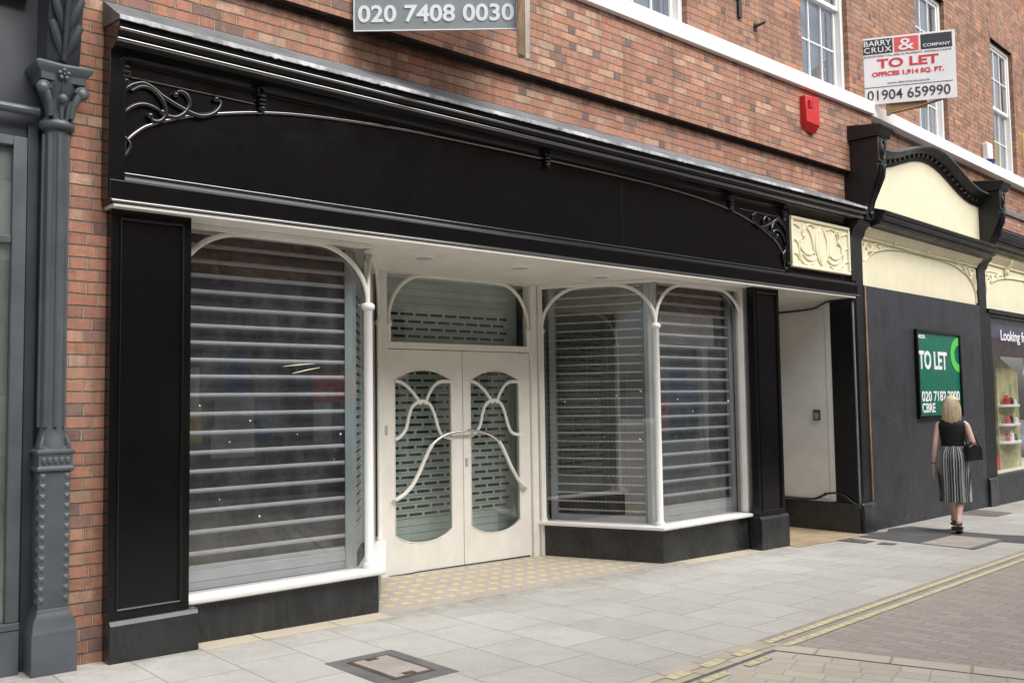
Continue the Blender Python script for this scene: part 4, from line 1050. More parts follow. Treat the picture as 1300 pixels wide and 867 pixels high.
for (x, z, m_, w, h) in ((18.25, 1.42, 'signred', .12, .17), (18.5, 1.42, 'signdark', .09, .13), (18.72, 1.42, 'signwhite', .06, .1), (18.25, 1.07, 'signpink', .10, .13), (18.47, 1.07, 'signdark', .08, .15), (18.7, 1.07, 'signwhite', .09, .12), (18.22, .75, 'signred', .08, .13), (18.42, .75, 'signwhite', .10, .18), (18.66, .75, 'plum', .08, .12)):
    c = {'signred': 'red', 'signdark': 'black', 'signwhite': 'white', 'signpink': 'pink', 'plum': 'plum'}[m_]
    lv = {1.42: 'top', 1.07: 'middle', .75: 'bottom'}[z]
    mb = MB(); mb.lathe([(w * .5, z), (w * .5, z + h * .7), (w * .25, z + h * .8), (w * .25, z + h)], x, .26, 12)
    tag(mb.build('bottle', M[m_], F=FR, smooth=50), 'small %s bottle on the %s white shelf in the display window' % (c, lv), 'bottle', 'products on the display shelves')
lp = thing('display_lamp', 'small white hanging lamp in the display window at the right edge', 'lamp', (18.2, .3, 1.95), F=FR)
MB().lathe([(.035, 1.95), (.05, 2.0), (.012, 2.06), (.008, 2.5)], 19.3, .25, 12).build('lamp_body', M['signwhite'], lp, F=FR)

T4 = thing('distant_shopfront', 'plain black and cream shopfront beyond the lit display window', 'shopfront', (30, .13, 0), F=FR)
MB().box(22.02, 44, -.10, .12, 3.05, 4.2).build('fascia', M['fcream'], T4, F=FR, bevel=.01)
MB().box(22.02, 44, -.20, .12, 4.21, 4.4).build('cornice', M['black_matt'], T4, F=FR, bevel=.01)
MB().box(22.02, 44, -.05, .12, -.8, .40).build('stall_riser', M['granite'], T4, F=FR)
for k in range(8):
    x = 22.02 + k * 3.1
    MB().box(x, min(x + .35, 44), -.06, .12, .40, 3.04).build('pilaster', M['black_matt'], T4, F=FR, bevel=.01)
MB().box(22.37, 44, .08, .11, .40, 3.04).build('window_pane', M['vision'], T4, F=FR)
# ------------------------------------------------------------------ grey shopfront at the left
Lf = thing('grey_shopfront', 'blue grey painted shopfront with cast iron column and leafy bracket', 'shopfront', (1.0, .2, 0))
MB().box(-2, 1.80, .235, .4, -.2, 5.5).build('wall_panel', M['greydark'], Lf, smooth=0)
MB().box(1.595, 1.660, .205, .234, -.2, 3.42).build('door_frame', M['greydark'], Lf, bevel=.006)
MB().box(-2, 1.58, .14, .219, -.2, .285).box(-2, 1.58, .135, .219, .287, .33).build('stall_riser', M['greyblue'], Lf, bevel=.004)
MB().box(1.502, 1.58, .15, .234, .33, 3.30).box(-2, 1.502, .15, .219, 3.24, 3.30).box(-2, 1.502, .16, .219, 2.63, 2.68).build('window_frame', M['greyblue'], Lf, bevel=.006)
MB().add([(-2, .175, .33), (1.502, .175, .33), (1.502, .175, 3.24), (-2, .175, 3.24)], [(0, 1, 2, 3)]).build('window_pane', M['glass'], Lf, smooth=0)
MB().box(-2, 1.502, .205, .218, .33, 3.24).build('blind', M['greenblind'], Lf, smooth=0)
MB().tube([(-2, .14, 3.47), (1.64, .14, 3.47)], .03, 10).build('moulding', M['greyblue'], Lf)
MB().prism([(.22, 4.20), (.12, 4.20), (.10, 4.24), (.04, 4.27), (.03, 4.32), (.22, 4.35)], -2, 1.58, 'x').build('moulding', M['greyblue'], Lf)
cx, cy = 1.745, .145
c = MB().lathe([(.095, 1.36), (.08, 1.44), (.072, 1.48), (.070, 3.36), (.085, 3.40)], cx, cy, 24).build('column', M['greyblue'], Lf, smooth=50)
mb = MB()
for k in range(8):
    a = 2 * pi * k / 8; mb.tube([(cx + .074 * cos(a), cy + .074 * sin(a), 1.50), (cx + .072 * cos(a), cy + .072 * sin(a), 3.34)], .014, 6)
mb.build('fluting', M['greyblue'], c)
MB().box(1.655, 1.835, .055, .235, .36, 1.23).build('pedestal', M['greyblue'], c, bevel=.006)
MB().prism([(1.665, .045 + .03), (1.825, .075), (1.825, .235), (1.665, .235)], .3, .45, 'z').build('pedestal_foot', M['greyblue'], c)
mb = MB(); mb.loft([[(1.655 - e, .05 - e, z), (1.835 + e, .05 - e, z), (1.835 + e, .24, z), (1.655 - e, .24, z)] for e, z in ((.0, .40), (.008, .37), (.03, .33), (.035, .27), (.04, .262), (.04, -.1))])
mb.build('base', M['greyblue'], c, bevel=.004)
mb = MB(); mb.loft([[(1.655 - e, .055 - e, z), (1.835 + e, .055 - e, z), (1.835 + e, .24, z), (1.655 - e, .24, z)] for e, z in ((.0, 1.225), (.018, 1.235), (.018, 1.25), (.008, 1.26), (.008, 1.33), (.018, 1.34), (.018, 1.355), (.0, 1.365), (-.03, 1.39))])
for k in range(5): mb.ball((1.677 + k * .034, .047, 1.295), (.016, .010, .022), 8, 6)
for dx in (-.078, .078): mb.tube([(cx + dx, cy - .075, 1.36), (cx + dx * 1.02, cy - .08, 1.40), (cx + dx * .8, cy - .06, 1.45)], [.02, .012, .003], 6)
mb.build('collar', M['greyblue'], c, bevel=.003)
for k in range(13):
    z = .43 + k * .062
    for x in (1.675, 1.815):
        MB().add([(x - .018, .0555, z), (x + .018, .0555, z), (x + .018, .0555, z + .045), (x - .018, .0555, z + .045), (x, .046, z + .022)], [(0, 1, 4), (1, 2, 4), (2, 3, 4), (3, 0, 4)]).build('stud', M['greyblue'], c, smooth=0)
    y = .085
    MB().add([(1.6555, y - .018, z), (1.6555, y + .018, z), (1.6555, y + .018, z + .045), (1.6555, y - .018, z + .045), (1.645, y, z + .022)], [(0, 1, 4), (1, 2, 4), (2, 3, 4), (3, 0, 4)]).build('stud', M['greyblue'], c, smooth=0)
# capital
cp = MB().lathe([(.09, 3.37), (.105, 3.385), (.105, 3.41), (.085, 3.43), (.07, 3.45), (.075, 3.50), (.10, 3.58), (.125, 3.64), (.13, 3.66)], cx, cy, 24).build('capital', M['greyblue'], c, smooth=50)
mb = MB(); mb.loft([[(cx - e, cy - e, z), (cx, cy - e * .86, z), (cx + e, cy - e, z), (cx + e, .24, z), (cx - e, .24, z)] for e, z in ((.13, 3.655), (.135, 3.70), (.165, 3.73), (.17, 3.755), (.155, 3.76), (.15, 3.77))])
mb.build('abacus', M['greyblue'], cp, bevel=.004)
mb = MB()
for sx in (-1, 1):
    sp_ = []
    for i in range(26):
        a = i * .42; r = .040 * (1 - i / 30); sp_.append((cx + sx * (.115 - r * cos(a) * 1), cy - .125 + .01 * 0, 3.60 + r * sin(a)))
    mb.tube(sp_[::-1], .012, 6)
    mb.tube([(cx + sx * .06, cy - .085, 3.44), (cx + sx * .07, cy - .10, 3.52), (cx + sx * .105, cy - .12, 3.60), (cx + sx * .12, cy - .125, 3.64)], [.018, .022, .026, .012], 8)
    mb.ball((cx + sx * .115, cy - .13, 3.60), (.035, .018, .035), 10, 8)
for k in range(5):
    a = -pi / 2 + (k - 2) * .42
    mb.tube([(cx + .085 * cos(a), cy + .085 * sin(a), 3.42), (cx + .10 * cos(a), cy + .10 * sin(a), 3.50), (cx + .12 * cos(a) * 1.0, cy + .125 * sin(a), 3.56 - abs(k - 2) * .018)], [.012, .017, .006], 7)
mb.ball((cx, cy - .13, 3.55), (.03, .02, .03), 8, 6)
for k in range(5):
    a = pi / 2 + 2 * pi * k / 5; mb.ball((cx + .026 * cos(a), cy - .145, 3.70 + .026 * sin(a)), (.015, .010, .015), 8, 6)
mb.ball((cx, cy - .15, 3.70), .010, 6, 6)
mb.tube([(cx, cy - .11, 3.56), (cx, cy - .13, 3.67)], .006, 6)
mb.build('volutes', M['greyblue'], cp, smooth=60)
# leafy bracket above
lb = MB().prism([(.24, 3.775), (.05, 3.775), (.03, 3.80), (-.02, 4.1), (-.10, 4.4), (-.22, 4.7), (-.4, 4.95), (.24, 4.95)], cx - .10, cx + .10, 'x').build('leaf_bracket', M['greydark'], c, bevel=.006)
mb = MB()
def leafy(y): return .04 - .0 * y
for i in range(7):
    z = 3.82 + i * .16; yy = .03 - (z - 3.8) * .18 - max(0, z - 4.3) * .5
    for sx in (-1, 1):
        mb.tube([(cx + sx * .01, yy - .0, z), (cx + sx * .05, yy - .035, z + .10), (cx + sx * .085, yy - .045, z + .20), (cx + sx * .10, yy - .04, z + .17)], [.012, .026, .022, .006], 7, flat=.6)
        mb.tube([(cx + sx * .02, yy - .01, z + .04), (cx + sx * .045, yy - .02, z + .16), (cx + sx * .05, yy - .05, z + .24)], [.008, .014, .005], 6)
mb.tube([(cx, .02, 3.79), (cx, -.045, 4.1), (cx, -.12, 4.4), (cx, -.25, 4.7)], [.016, .018, .02, .02], 8)
mb.build('leaves', M['greydark'], lb, smooth=60)

# ------------------------------------------------------------------ signs
d = (.745, -.667); F1 = plane_frame(3.77, .10, *d)
s1 = thing('letting_board', 'grey estate board reading 020 7408 0030 projecting over the black fascia', 'sign', (.77, 0, 4.525), F=F1)
MB().box(.13, 1.416, .0, .012, 4.525, 5.55).build('board', M['signgrey'], s1, F=F1)
MB().box(.13, 1.416, -.004, -.0, 4.525, 4.533).box(.13, .137, -.004, 0, 4.534, 5.55).box(1.409, 1.416, -.004, 0, 4.534, 5.55).build('edge_trim', M['signwhite'], s1, F=F1)
text('020 7408 0030', 'lettering', M['signpale'], s1, .165, -.004, 4.592, .187, F=F1, width=1.225, bold=.004)
tp = plane_frame(3.77 + 1.425 * d[0], .10 + 1.425 * d[1], .667, .745)
MB().box(-.0, .05, -.05, .0, 4.29, 5.5).prism([(-.0, 4.05 + .26), (.055, 4.20 + .08), (.055, 4.9), (.0, 4.62)], -.058, -.0505, 'y').build('post', M['timber'], s1, F=F1 @ Matrix.Translation((1.42, 0, 0)), bevel=.003)
MB().prism([(.055, 4.27), (.085, 4.27), (.11, 5.5), (.055, 5.5)], -.06, .0, 'y').build('gusset', M['ply'], s1, F=F1 @ Matrix.Translation((1.42, 0, 0)))
MB().box(.02, .8, .0, .012, 4.6, 5.55).build('second_board', M['ply'], s1, F=tp)
x0 = 12.29; y0 = .17; F2 = plane_frame(x0, y0, .54, -.84)
s2 = thing('to_let_board', 'white board reading BARRY CRUX & COMPANY TO LET OFFICES 1,914 SQ. FT.', 'sign', (.6, 0, 5.68), F=F2)
bd = MB().box(.013, 1.228, .0, .014, 5.68, 6.632).build('board', M['signwhite'], s2, F=F2, bevel=.002)
MB().box(.035, .427, -.003, .0, 6.395, 6.605).box(.79, 1.19, -.003, 0, 6.395, 6.605).box(.04, 1.18, -.003, 0, 5.917, 5.925).build('dark_panels', M['signdark'], bd, F=F2)
MB().box(.447, .765, -.003, 0, 6.395, 6.605).build('red_panel', M['signpink'], bd, F=F2)
text('BARRY', 'lettering', M['signwhite'], bd, .05, -.007, 6.51, .108, F=F2, width=.36, bold=.001)
text('CRUX', 'lettering', M['signwhite'], bd, .05, -.007, 6.415, .108, F=F2, width=.36, bold=.001, space=1.2)
text('&', 'lettering', M['signwhite'], bd, .50, -.007, 6.415, .235, F=F2, width=.21, bold=.001)
text('COMPANY', 'lettering', M['signwhite'], bd, .82, -.007, 6.425, .062, F=F2, width=.345, bold=.0008)
text('SURVEYORS VALUERS & PROPERTY CONSULTANTS', 'lettering', M['signgrey'], bd, .05, -.003, 6.352, .034, F=F2, width=1.13)
text('TO LET', 'lettering', M['signred'], bd, .215, -.003, 6.185, .175, F=F2, width=.80, bold=.005)
text('OFFICES 1,914 SQ. FT.', 'lettering', M['signred'], bd, .145, -.003, 6.06, .085, F=F2, width=.93, bold=.003)
text('www.barrycrux.co.uk', 'lettering', M['signgrey'], bd, .34, -.003, 5.945, .048, F=F2, width=.55)
text('01904 659990', 'lettering', M['signdark'], bd, .075, -.003, 5.735, .20, F=F2, width=1.07, bold=.001)
MB().box(-.03, .012, .0, .05, 5.70, 6.55).box(.32, .37, .015, .06, 5.52, 6.5).build('batten', M['timber'], s2, F=F2, bevel=.003)
mb = MB(); mb.tube([(.36, .04, 5.55), (.70, .03, 5.60), (1.10, .03, 5.70)], .02, 4); mb.box(.37, .85, .03, .04, 5.58, 5.70)
mb.build('brace', M['timber'], s2, F=F2)
F3 = plane_frame(*(FR @ Vector((19.5, .12, 0))).xy, .54, -.84)
s3 = thing('agent_board', 'yellow and black agent board cut by the right edge of the photo', 'sign', (.5, 0, 5.9), F=F3)
MB().box(.0, 1.0, .0, .014, 6.05, 6.70).build('board', M['yellow'], s3, F=F3)
MB().box(.0, 1.0, .0, .014, 5.75, 6.048).build('lower_panel', M['signdark'], s3, F=F3)
MB().box(-.03, -.001, .0, .05, 5.7, 6.72).build('batten', M['timber'], s3, F=F3)
# poster
P_ = thing('to_let_poster', 'framed green TO LET poster fixed to the charcoal hoarding', 'poster', (14.33, -.01, 1.28), F=FR)
MB().box(13.45, 15.20, -.05, -.002, 1.27, 1.31).box(13.45, 15.20, -.05, -.002, 2.545, 2.585).box(13.45, 13.50, -.05, -.002, 1.312, 2.543).box(15.15, 15.20, -.05, -.002, 1.312, 2.543).build('frame', M['black'], P_, F=FR, bevel=.004)
sh = MB().box(13.50, 15.15, -.022, -.004, 1.312, 2.543).build('sheet', M['signgreen'], P_, F=FR)
text('TO LET', 'lettering', M['signwhite'], sh, 13.53, -.0255, 1.995, .365, F=FR, width=1.10, bold=.011)
text('020 7182 2000', 'lettering', M['signwhite'], sh, 13.60, -.0255, 1.52, .205, F=FR, width=1.50, bold=.004)
text('CBRE', 'lettering', M['signwhite'], sh, 13.60, -.0255, 1.355, .19, F=FR, width=.49, bold=.004)
text('84/2276', 'lettering', M['signwhite'], sh, 13.54, -.0255, 2.45, .075, F=FR, width=.26, bold=.002)
pts = []; 
for i in range(25):
    a = radians(92 + 176 * i / 24); pts.append((15.15 + .36 * cos(a), 2.24 + .275 * sin(a)))
inn = []
for i in range(25):
    a = radians(268 - 176 * i / 24); inn.append((15.15 + .20 * cos(a), 2.24 + .15 * sin(a)))
mb = MB(); k = 25
v = [(x, -.0258, z) for x, z in pts] + [(x, -.0258, z) for x, z in inn[::-1]]
mb.add(v, [(i, i + 1, k + i + 1, k + i) for i in range(24)]); mb.build('green_letter', M['lime'], sh, F=FR, smooth=0)
# alarm boxes
al = thing('alarm_box', 'red wedge shaped burglar alarm box on the brick wall', 'alarm box', (10.66, .1, 4.97))
mb = MB()
mb.loft([[(10.47, .10, 5.03), (10.47, -.02, 5.03), (10.84, -.05, 4.96 + .10), (10.84, .10, 5.06)], [(10.47, .10, 5.40), (10.47, -.02, 5.40), (10.84, -.02, 5.40), (10.84, .10, 5.40)]])
mb = MB(); mb.loft([[(10.44 + k, .10, z), (10.45 + k, -.03 + q, z + d), (10.70, -.07 + q, z), (10.84 - k, .0 + q * .5, z + 2 * d), (10.86 - k, .10, z + 2 * d)] for k, q, z, d in ((.05, .07, 4.945, .035), (0, .0, 5.04, .03), (0, .0, 5.40, 0))])
mb.build('body', M['red'], al, bevel=.008)
mb = MB()
for k in range(4): mb.box(10.50, 10.62, -.0600, -.030, 5.25 + k * .026, 5.262 + k * .026)
mb.build('louvre', M['signred'], al)
mb = MB()
for k in range(5): mb.prism([(10.735, -.055), (10.775, -.034), (10.775, -.02), (10.735, -.04)], 5.12 + k * .046, 5.155 + k * .046, 'z')
mb.build('label', M['signwhite'], al)
al = thing('alarm_box', 'white alarm box with blue base high on the brick beside the far sash window', 'alarm box', (17.25, .1, 5.7), F=FR)
MB().box(17.14, 17.38, .02, .13, 5.76, 6.06).build('body', M['signwhite'], al, F=FR, bevel=.02)
MB().lathe([(.04, 5.66), (.09, 5.69), (.105, 5.758)], 17.26, .06, 16).build('base', M['blue'], al, F=FR)
# fixings left in the brick
for i, (x, z, l) in enumerate(((8.95, 6.37, 'short rusty iron bolt in the brick right of the leftmost window'), (9.62, 6.10, 'short rusty iron bolt in the brick near the tall sash window'))):
    mb = MB(); mb.tube([(x, .14, z), (x, .05, z + .01), (x + .03, .0, z + .03)], [.02, .016, .013], 8); mb.box(x - .03, x + .03, .118, .129, z - .05, z + .04)
    tag(mb.build('bolt', M['cable'], smooth=60), l, 'bolt', 'iron bolts in the brick')
mb = MB(); mb.box(9.25, 9.31, .10, .129, 6.12, 6.34); mb.prism([(9.12, 6.38), (9.28, 6.33), (9.28, 6.38), (9.13, 6.42)], .10, .129, 'y')
tag(mb.build('wall_bracket', M['cable']), 'dark iron remnant bracket between two bolts on the brown brick', 'bracket')

# ------------------------------------------------------------------ woman
H0 = radians(22)
wx, wy = 12.56, -.76
FP = Matrix.Translation((wx, wy, gz(wx) + .012)) @ Matrix.Rotation(H0 - pi / 2, 4, 'Z')   # local +Y = walking direction, +X = her right
pr = thing('person', 'blonde woman in sleeveless black top and striped midi skirt walking away past the hoarding', 'person', (0, 0, 0), F=FP)
def skin_body():
    V = []; E = []; Rr = []
    def a(p, r, par=None):
        V.append(p); Rr.append(r if hasattr(r, '__len__') else (r, r)); i = len(V) - 1
        if par is not None: E.append((par, i))
        return i
    pel = a((0, 0, .97), (.135, .10)); 
    sp1 = a((0, .0, 1.10), (.115, .085), pel); sp2 = a((0, .01, 1.25), (.125, .09), sp1); ch = a((0, .0, 1.38), (.135, .085), sp2)
    nk0 = a((0, -.005, 1.475), (.06, .06), ch); nk = a((0, .01, 1.54), .045, nk0); h0 = a((0, .035, 1.60), (.065, .075), nk); h1 = a((0, .03, 1.68), (.075, .09), h0); h2 = a((0, .02, 1.745), (.055, .065), h1)
    a((0, .135, 1.635), .012, h0)
    # left leg forward / right leg back (local +x = right)
    def leg(sx, knee, ank, heel, toe):
        hp = a((sx * .085, 0, .90), (.09, .095), pel); k = a(knee, .056, hp)
        cf = a(((knee[0] * .65 + ank[0] * .35), (knee[1] * .65 + ank[1] * .35) - .015, knee[2] * .65 + ank[2] * .35), .056, k)
        an = a(ank, .034, cf); f1 = a(heel, .034, an); b = a(((heel[0] + toe[0]) / 2, (heel[1] + toe[1]) / 2, (heel[2] + toe[2]) / 2 + .01), (.036, .026), an); a(toe, (.036, .018), b)
    leg(-1, (-.08, .12, .50), (-.02, .22, .12), (-.02, .17, .075), (-.03, .38, .03))
    leg(1, (.07, .02, .50), (.03, -.20, .15), (.03, -.25, .12), (.04, -.04, .03))
    def arm(sh, el, wr, hand):
        s0 = a(sh, .046, ch); m_ = a(tuple((sh[i] + el[i]) / 2 for i in range(3)), .040, s0); e = a(el, .037, m_); f_ = a(tuple(el[i] * .6 + wr[i] * .4 for i in range(3)), .036, e); w = a(wr, .023, f_); return a(hand, (.033, .018), w)
    hl = arm((-.168, -.01, 1.41), (-.215, -.05, 1.12), (-.245, .01, .87), (-.245, .03, .79))
    hr = arm((.168, -.01, 1.41), (.24, -.09, 1.16), (.20, .15, 1.10), (.15, .21, 1.10))
    for k in range(4):
        y = .005 + k * .020; L = (.068, .078, .074, .06)[k]
        f0 = a((-.247, y, .752), .0095, hl); f1 = a((-.245, y + .006, .752 - L * .5), .0085, f0); a((-.238, y + .012, .752 - L), .0075, f1)
        q = a((.118, .225, 1.075 + k * .019), .0095, hr); q1 = a((.085, .215, 1.07 + k * .019), .0085, q); a((.075, .19, 1.068 + k * .019), .0075, q1)
    t0 = a((-.235, .068, .80), .0105, hl); a((-.225, .088, .765), .009, t0)
    t0 = a((.14, .205, 1.145), .0105, hr); a((.115, .19, 1.16), .009, t0)
    me = bpy.data.meshes.new('body'); me.from_pydata(V, E, [])
    o = bpy.data.objects.new('body', me); col.objects.link(o)
    sm = o.modifiers.new('skin', 'SKIN'); sm.use_smooth_shade = True; sm.branch_smoothing = .6
    sv = me.skin_vertices[0].data
    for i, r in enumerate(Rr): sv[i].radius = r
    sv[0].use_root = True
    su = o.modifiers.new('sub', 'SUBSURF'); su.levels = 2; su.render_levels = 2
    bpy.context.view_layer.update()
    dg = bpy.context.evaluated_depsgraph_get(); m2 = bpy.data.meshes.new_from_object(o.evaluated_get(dg)); bpy.data.objects.remove(o)
    m2.name = 'body'; m2.materials.clear(); m2.materials.append(M['skin'])
    for p in m2.polygons: p.use_smooth = True
    b = bpy.data.objects.new('body', m2); col.objects.link(b); place(b, FP, pr); return b
body = skin_body()
def ell(cx, cy, z, rx, ry, n=28, wob=None):
    return [(cx + rx * cos(2 * pi * k / n) * (1 + (wob(k, z) if wob else 0)), cy + ry * sin(2 * pi * k / n) * (1 + (wob(k, z) if wob else 0)), z) for k in range(n)]
rings = [ell(0, 0, z, rx, ry) for z, rx, ry in ((1.06, .135, .112), (1.12, .138, .112), (1.18, .142, .115), (1.27, .158, .122), (1.36, .180, .122), (1.41, .186, .108), (1.45, .140, .085), (1.475, .085, .072))]
rings[-2] = [(x, y - .005, z) for x, y, z in rings[-2]]
MB().loft(rings, cap=True).build('top', M['blacktop'], pr, F=FP, smooth=60)
n = 120
def pleat(k, z): return .028 * sin(k * 2 * pi * 30 / n) * min(1, (1.13 - z) / .35) + .014 * sin(k * .37 + z * 5)
rings = []
for z, rx, ry, cyy in ((1.125, .128, .105, 0), (1.10, .142, .118, 0), (1.02, .172, .15, -.01), (.92, .190, .165, -.012), (.80, .195, .17, 0), (.65, .195, .18, .015), (.50, .195, .20, .03), (.39, .198, .22, .04)):
    rings.append(ell(0, cyy, z, rx, ry, n, pleat))
mb = MB().loft(rings, cap=False); sk = mb.build('skirt', M['skirt'], pr, F=FP, smooth=60)
# hair: shoulder length bob with uneven ends
n = 36; rings = []
for z, rx, ry, cyy in ((1.415, .078, .040, -.062), (1.45, .098, .052, -.052), (1.49, .106, .066, -.045), (1.54, .110, .078, -.035), (1.60, .105, .090, -.02), (1.66, .098, .100, -.003), (1.71, .088, .096, .004), (1.75, .065, .075, .006), (1.775, .03, .035, .006)):
    r = ell(0, cyy, z, rx, ry, n, lambda k, z: .035 * sin(k * 2.7 + z * 6) + .02 * sin(k * 5.1))
    if z < 1.6: r = [(x, min(y, .02), zz + (.02 * sin(k * 1.9) if z < 1.48 else 0)) for k, (x, y, zz) in enumerate(r)]
    elif z < 1.7: r = [(x, min(y, .06), zz) for x, y, zz in r]
    rings.append(r)
hb = MB().loft(rings)
for k in range(90):
    a = radians(175 + 190 * random.random()); rr = .098 + random.random() * .012
    x0, y0 = rr * cos(a), -.02 + rr * .85 * sin(a); tw = (random.random() - .5) * .03; zt = 1.70 - random.random() * .05; zb_ = 1.44 - random.random() * .06
    hb.tube([(x0 * .80, y0 * .8, zt + .03), (x0, y0, 1.62), (x0 * 1.02 + tw * .4, y0 * 1.0, 1.54), (x0 * 1.0 + tw, y0 * .95, zb_)], [.004, .008, .008, .002], 5)
hb.build('hair', M['hair'], pr, F=FP, smooth=70)
for sx, (hx, hy, hz), (tx, ty, tz) in ((-1, (-.02, .17, .075), (-.03, .38, .03)), (1, (.03, -.25, .12), (.04, -.04, .03))):
    mb = MB()
    rings = [];
    for t in (0, .25, .5, .75, 1.0, 1.12):
        x = hx + (tx - hx) * t; y = hy - .03 + (ty - hy + .03) * t; w = (.030, .034, .034, .042, .042, .02)[int(min(5, t * 4 + .01))] if t <= 1 else .02
        zt = (hz - .035) * (1 - t) + .012 * t; zb_ = -.010 + (hz - .075) * (1 - t)
        if 0 < t < 1: zt += .0
        rings.append([(x - w, y, zb_), (x + w, y, zb_), (x + w, y, max(zt, zb_ + .02)), (x - w, y, max(zt, zb_ + .02))])
    mb.loft(rings)
    ax, ay, az = (hx, hy + .045, .135)
    mb.tube([(ax + .040 * cos(a), ay - .01 + .045 * sin(a), az - .01 + .015 * sin(a)) for a in [2 * pi * i / 14 for i in range(14)]], .009, 6, closed=True)
    mx, my = hx + (tx - hx) * .72, hy + (ty - hy) * .72
    mb.tube([(mx + .042 * cos(a), my + .012 * cos(a), .045 + .034 * sin(a)) for a in [pi * i / 10 for i in range(11)]], .012, 6)
    mb.tube([(hx - .035, hy - .01, .07), (hx - .034, hy - .035, .09), (hx, hy - .045, .10), (hx + .034, hy - .035, .09), (hx + .035, hy - .01, .07)], .010, 6)
    mb.build('sandal', M['sandal'], pr, F=FP, smooth=50)
mb = MB(); mb.tube([(-.245 + .027 * cos(a), .01 + .027 * sin(a), .885) for a in [2 * pi * i / 12 for i in range(12)]], .006, 6, closed=True); mb.build('bracelet', M['cable'], pr, F=FP)
bg = thing('handbag', 'black leather handbag tucked under the walking woman\'s right arm', 'bag', (.27, 0, .86), F=FP)
FB = FP @ Matrix.Translation((.235, -.03, .225)) @ Matrix.Rotation(radians(-35), 4, 'Z') @ Matrix.Scale(.84, 4)
rings = []
for x, k in ((-.065, .85), (-.045, 1.0), (.045, 1.0), (.065, .85)):
    rings.append([(x, -.17 * k, .83), (x, .17 * k, .83), (x, .16 * k, 1.02), (x, .12 * k, 1.07), (x, -.10 * k, 1.09), (x, -.16 * k, 1.05)])
MB().loft(rings).build('bag_body', M['leather'], bg, F=FB, bevel=.015, seg=3)
mb = MB()
for x in (-.045, .045): mb.tube([(p.x, p.y, p.z) for p in spl([(x, -.10, 1.07), (x - .02, -.06, 1.17), (x - .04, .0, 1.22), (x - .02, .06, 1.16), (x, .09, 1.06)], 5)], .010, 6)
mb.build('strap', M['leather'], bg, F=FB, smooth=60)
MB().box(-.068, -.064, -.03, .03, .98, 1.0).build('clasp', M['steel'], bg, F=FB)

# ------------------------------------------------------------------ the opposite side of the street (seen in the glass)
rnd = random.Random(3)
opp = [(-22, -13, 'brown brick opposite building with grey shopfront', 'brick_up', 'greydark', 9.5), (-13, -4, 'red brick opposite building with dark green shopfront', 'brick', 'hoard', 8.5), (-4, 5, 'pale painted opposite building with black shopfront', 'cream', 'black_matt', 9.5),
       (5, 13, 'red brick opposite building with blue shopfront', 'brick', 'lilac', 8.8), (13, 22, 'brown brick opposite building with white shopfront', 'brick_up', 'signwhite', 9.8), (22, 34, 'red brick opposite building with plum shopfront', 'brick', 'plum', 9.0), (34, 50, 'pale painted opposite building with grey shopfront', 'cream', 'greyblue', 9.5)]
YO = -9.6
for a, b, l, wm, sm, h in opp:
    t = thing('opposite_building', l + ' facing the black shop', 'building', ((a + b) / 2, YO, gz((a + b) / 2)))
    MB().box(a + .01, b - .01, YO - 5, YO, 3.9, h).build('wall', M[wm], t, smooth=0)
    n = int((b - a) / 3)
    for k in range(n):
        x = a + (b - a) * (k + .5) / n
        w = MB().box(x - .6, x + .6, YO, YO + .03, 5.1, 7.0).build('window', M['white'], t)
        MB().box(x - .52, x + .52, YO + .031, YO + .04, 5.18, 6.0).box(x - .52, x + .52, YO + .031, YO + .04, 6.06, 6.92).build('pane', M['vision'], w)
    MB().box(a + .01, b - .01, YO - .3, YO + .25, 3.1, 3.9).build('fascia', M[sm], t)
    MB().box(a + .2, b - .2, YO - .2, YO - .1, .4, 3.1).build('shop_window', M['vision'], t)
    MB().box(a + .01, b - .01, YO - .3, YO, -.9, .4).build('stall_riser', M[sm], t)
    mb = MB()
    for k in range(n + 1): x = a + .15 + (b - a - .3) * k / n; mb.box(x - .12, x + .12, YO - .15, YO + .05, -.9, 3.1)
    mb.build('pilaster', M[sm], t)
    for k in range(9):
        c = rnd.choice(['signred', 'signwhite', 'winpane', 'sagepaper', 'blue', 'yellow'])
        x = a + 1 + rnd.random() * (b - a - 2.5); z = .5 + rnd.random() * 1.2
        MB().box(x, x + .4 + rnd.random() * .9, YO - .099 + k * .001, YO - .0985 + k * .001, z, z + .4 + rnd.random() * .9).build('window_display', M[c], t)

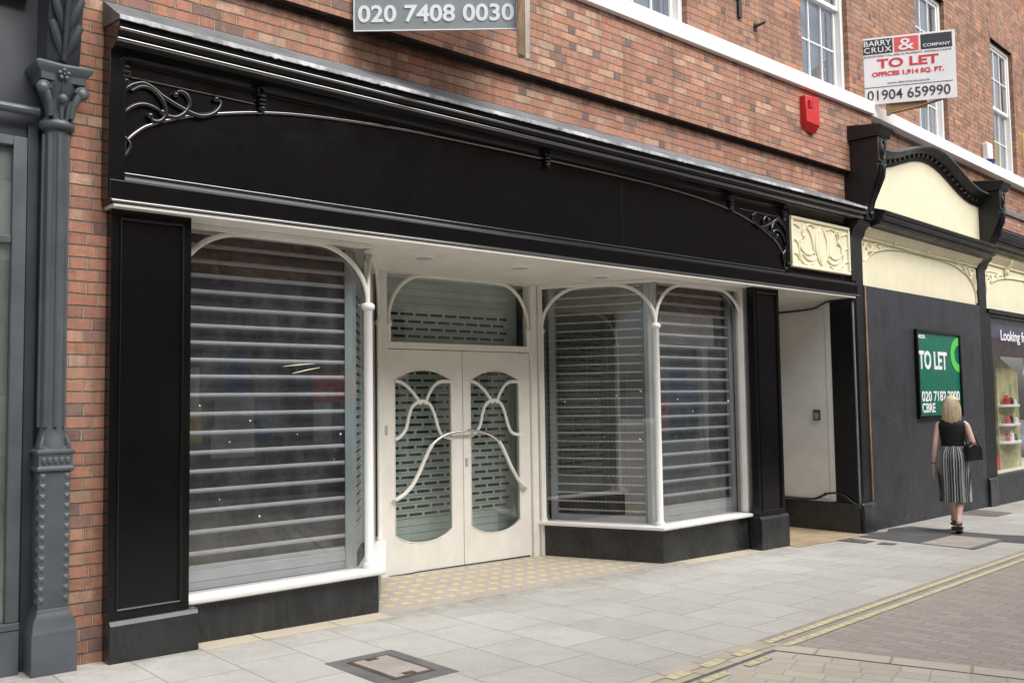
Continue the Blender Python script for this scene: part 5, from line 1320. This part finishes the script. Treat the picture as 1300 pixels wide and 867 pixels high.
# ------------------------------------------------------------------ light, sky, camera
w = bpy.data.worlds.new('World'); scene.world = w; w.use_nodes = True
nt = w.node_tree; nt.nodes.clear()
sk = nt.nodes.new('ShaderNodeTexSky'); sk.sky_type = 'NISHITA'; sk.sun_disc = False
EL, RO = radians(48), radians(168)
sk.sun_elevation = EL; sk.sun_rotation = RO; sk.air_density = 1.0; sk.dust_density = 3.0; sk.ozone_density = 1.0
bgn = nt.nodes.new('ShaderNodeBackground'); bgn.inputs[1].default_value = .15
hs = nt.nodes.new('ShaderNodeHueSaturation'); hs.inputs['Saturation'].default_value = .45
ow = nt.nodes.new('ShaderNodeOutputWorld')
nt.links.new(sk.outputs[0], hs.inputs['Color']); nt.links.new(hs.outputs[0], bgn.inputs[0]); nt.links.new(bgn.outputs[0], ow.inputs[0])
sd = bpy.data.lights.new('sun', 'SUN'); sd.energy = 5.0; sd.angle = radians(62); sd.color = (1, .985, .96)
so = bpy.data.objects.new('sun', sd); col.objects.link(so)
# direction towards the sun: nishita rotation measured from +Y clockwise
sdir = Vector((sin(RO) * cos(EL), cos(RO) * cos(EL), sin(EL)))
so.rotation_euler = sdir.to_track_quat('Z', 'Y').to_euler(); so.location = sdir * 30
cam = bpy.data.cameras.new('camera'); co = bpy.data.objects.new('camera', cam); col.objects.link(co)
YAW, PIT, ROL = radians(41.79), radians(3.63), radians(-.83)
fw = Vector((sin(YAW) * cos(PIT), cos(YAW) * cos(PIT), sin(PIT))); r = Vector((cos(YAW), -sin(YAW), 0)); u = r.cross(fw)
r2 = r * cos(ROL) + u * sin(ROL); u2 = -r * sin(ROL) + u * cos(ROL)
mt = Matrix((r2, u2, -fw)).transposed().to_4x4(); mt.translation = (0, -6.12444, 1.62)
co.matrix_world = mt
cam.sensor_width = 36; cam.lens = 36 * 1184.86 / 1300; cam.clip_end = 500; cam.clip_start = .05
scene.camera = co
scene.view_settings.view_transform = 'Standard'; scene.view_settings.look = 'None'; scene.view_settings.exposure = 0
scene.render.resolution_x = 1024; scene.render.resolution_y = 682
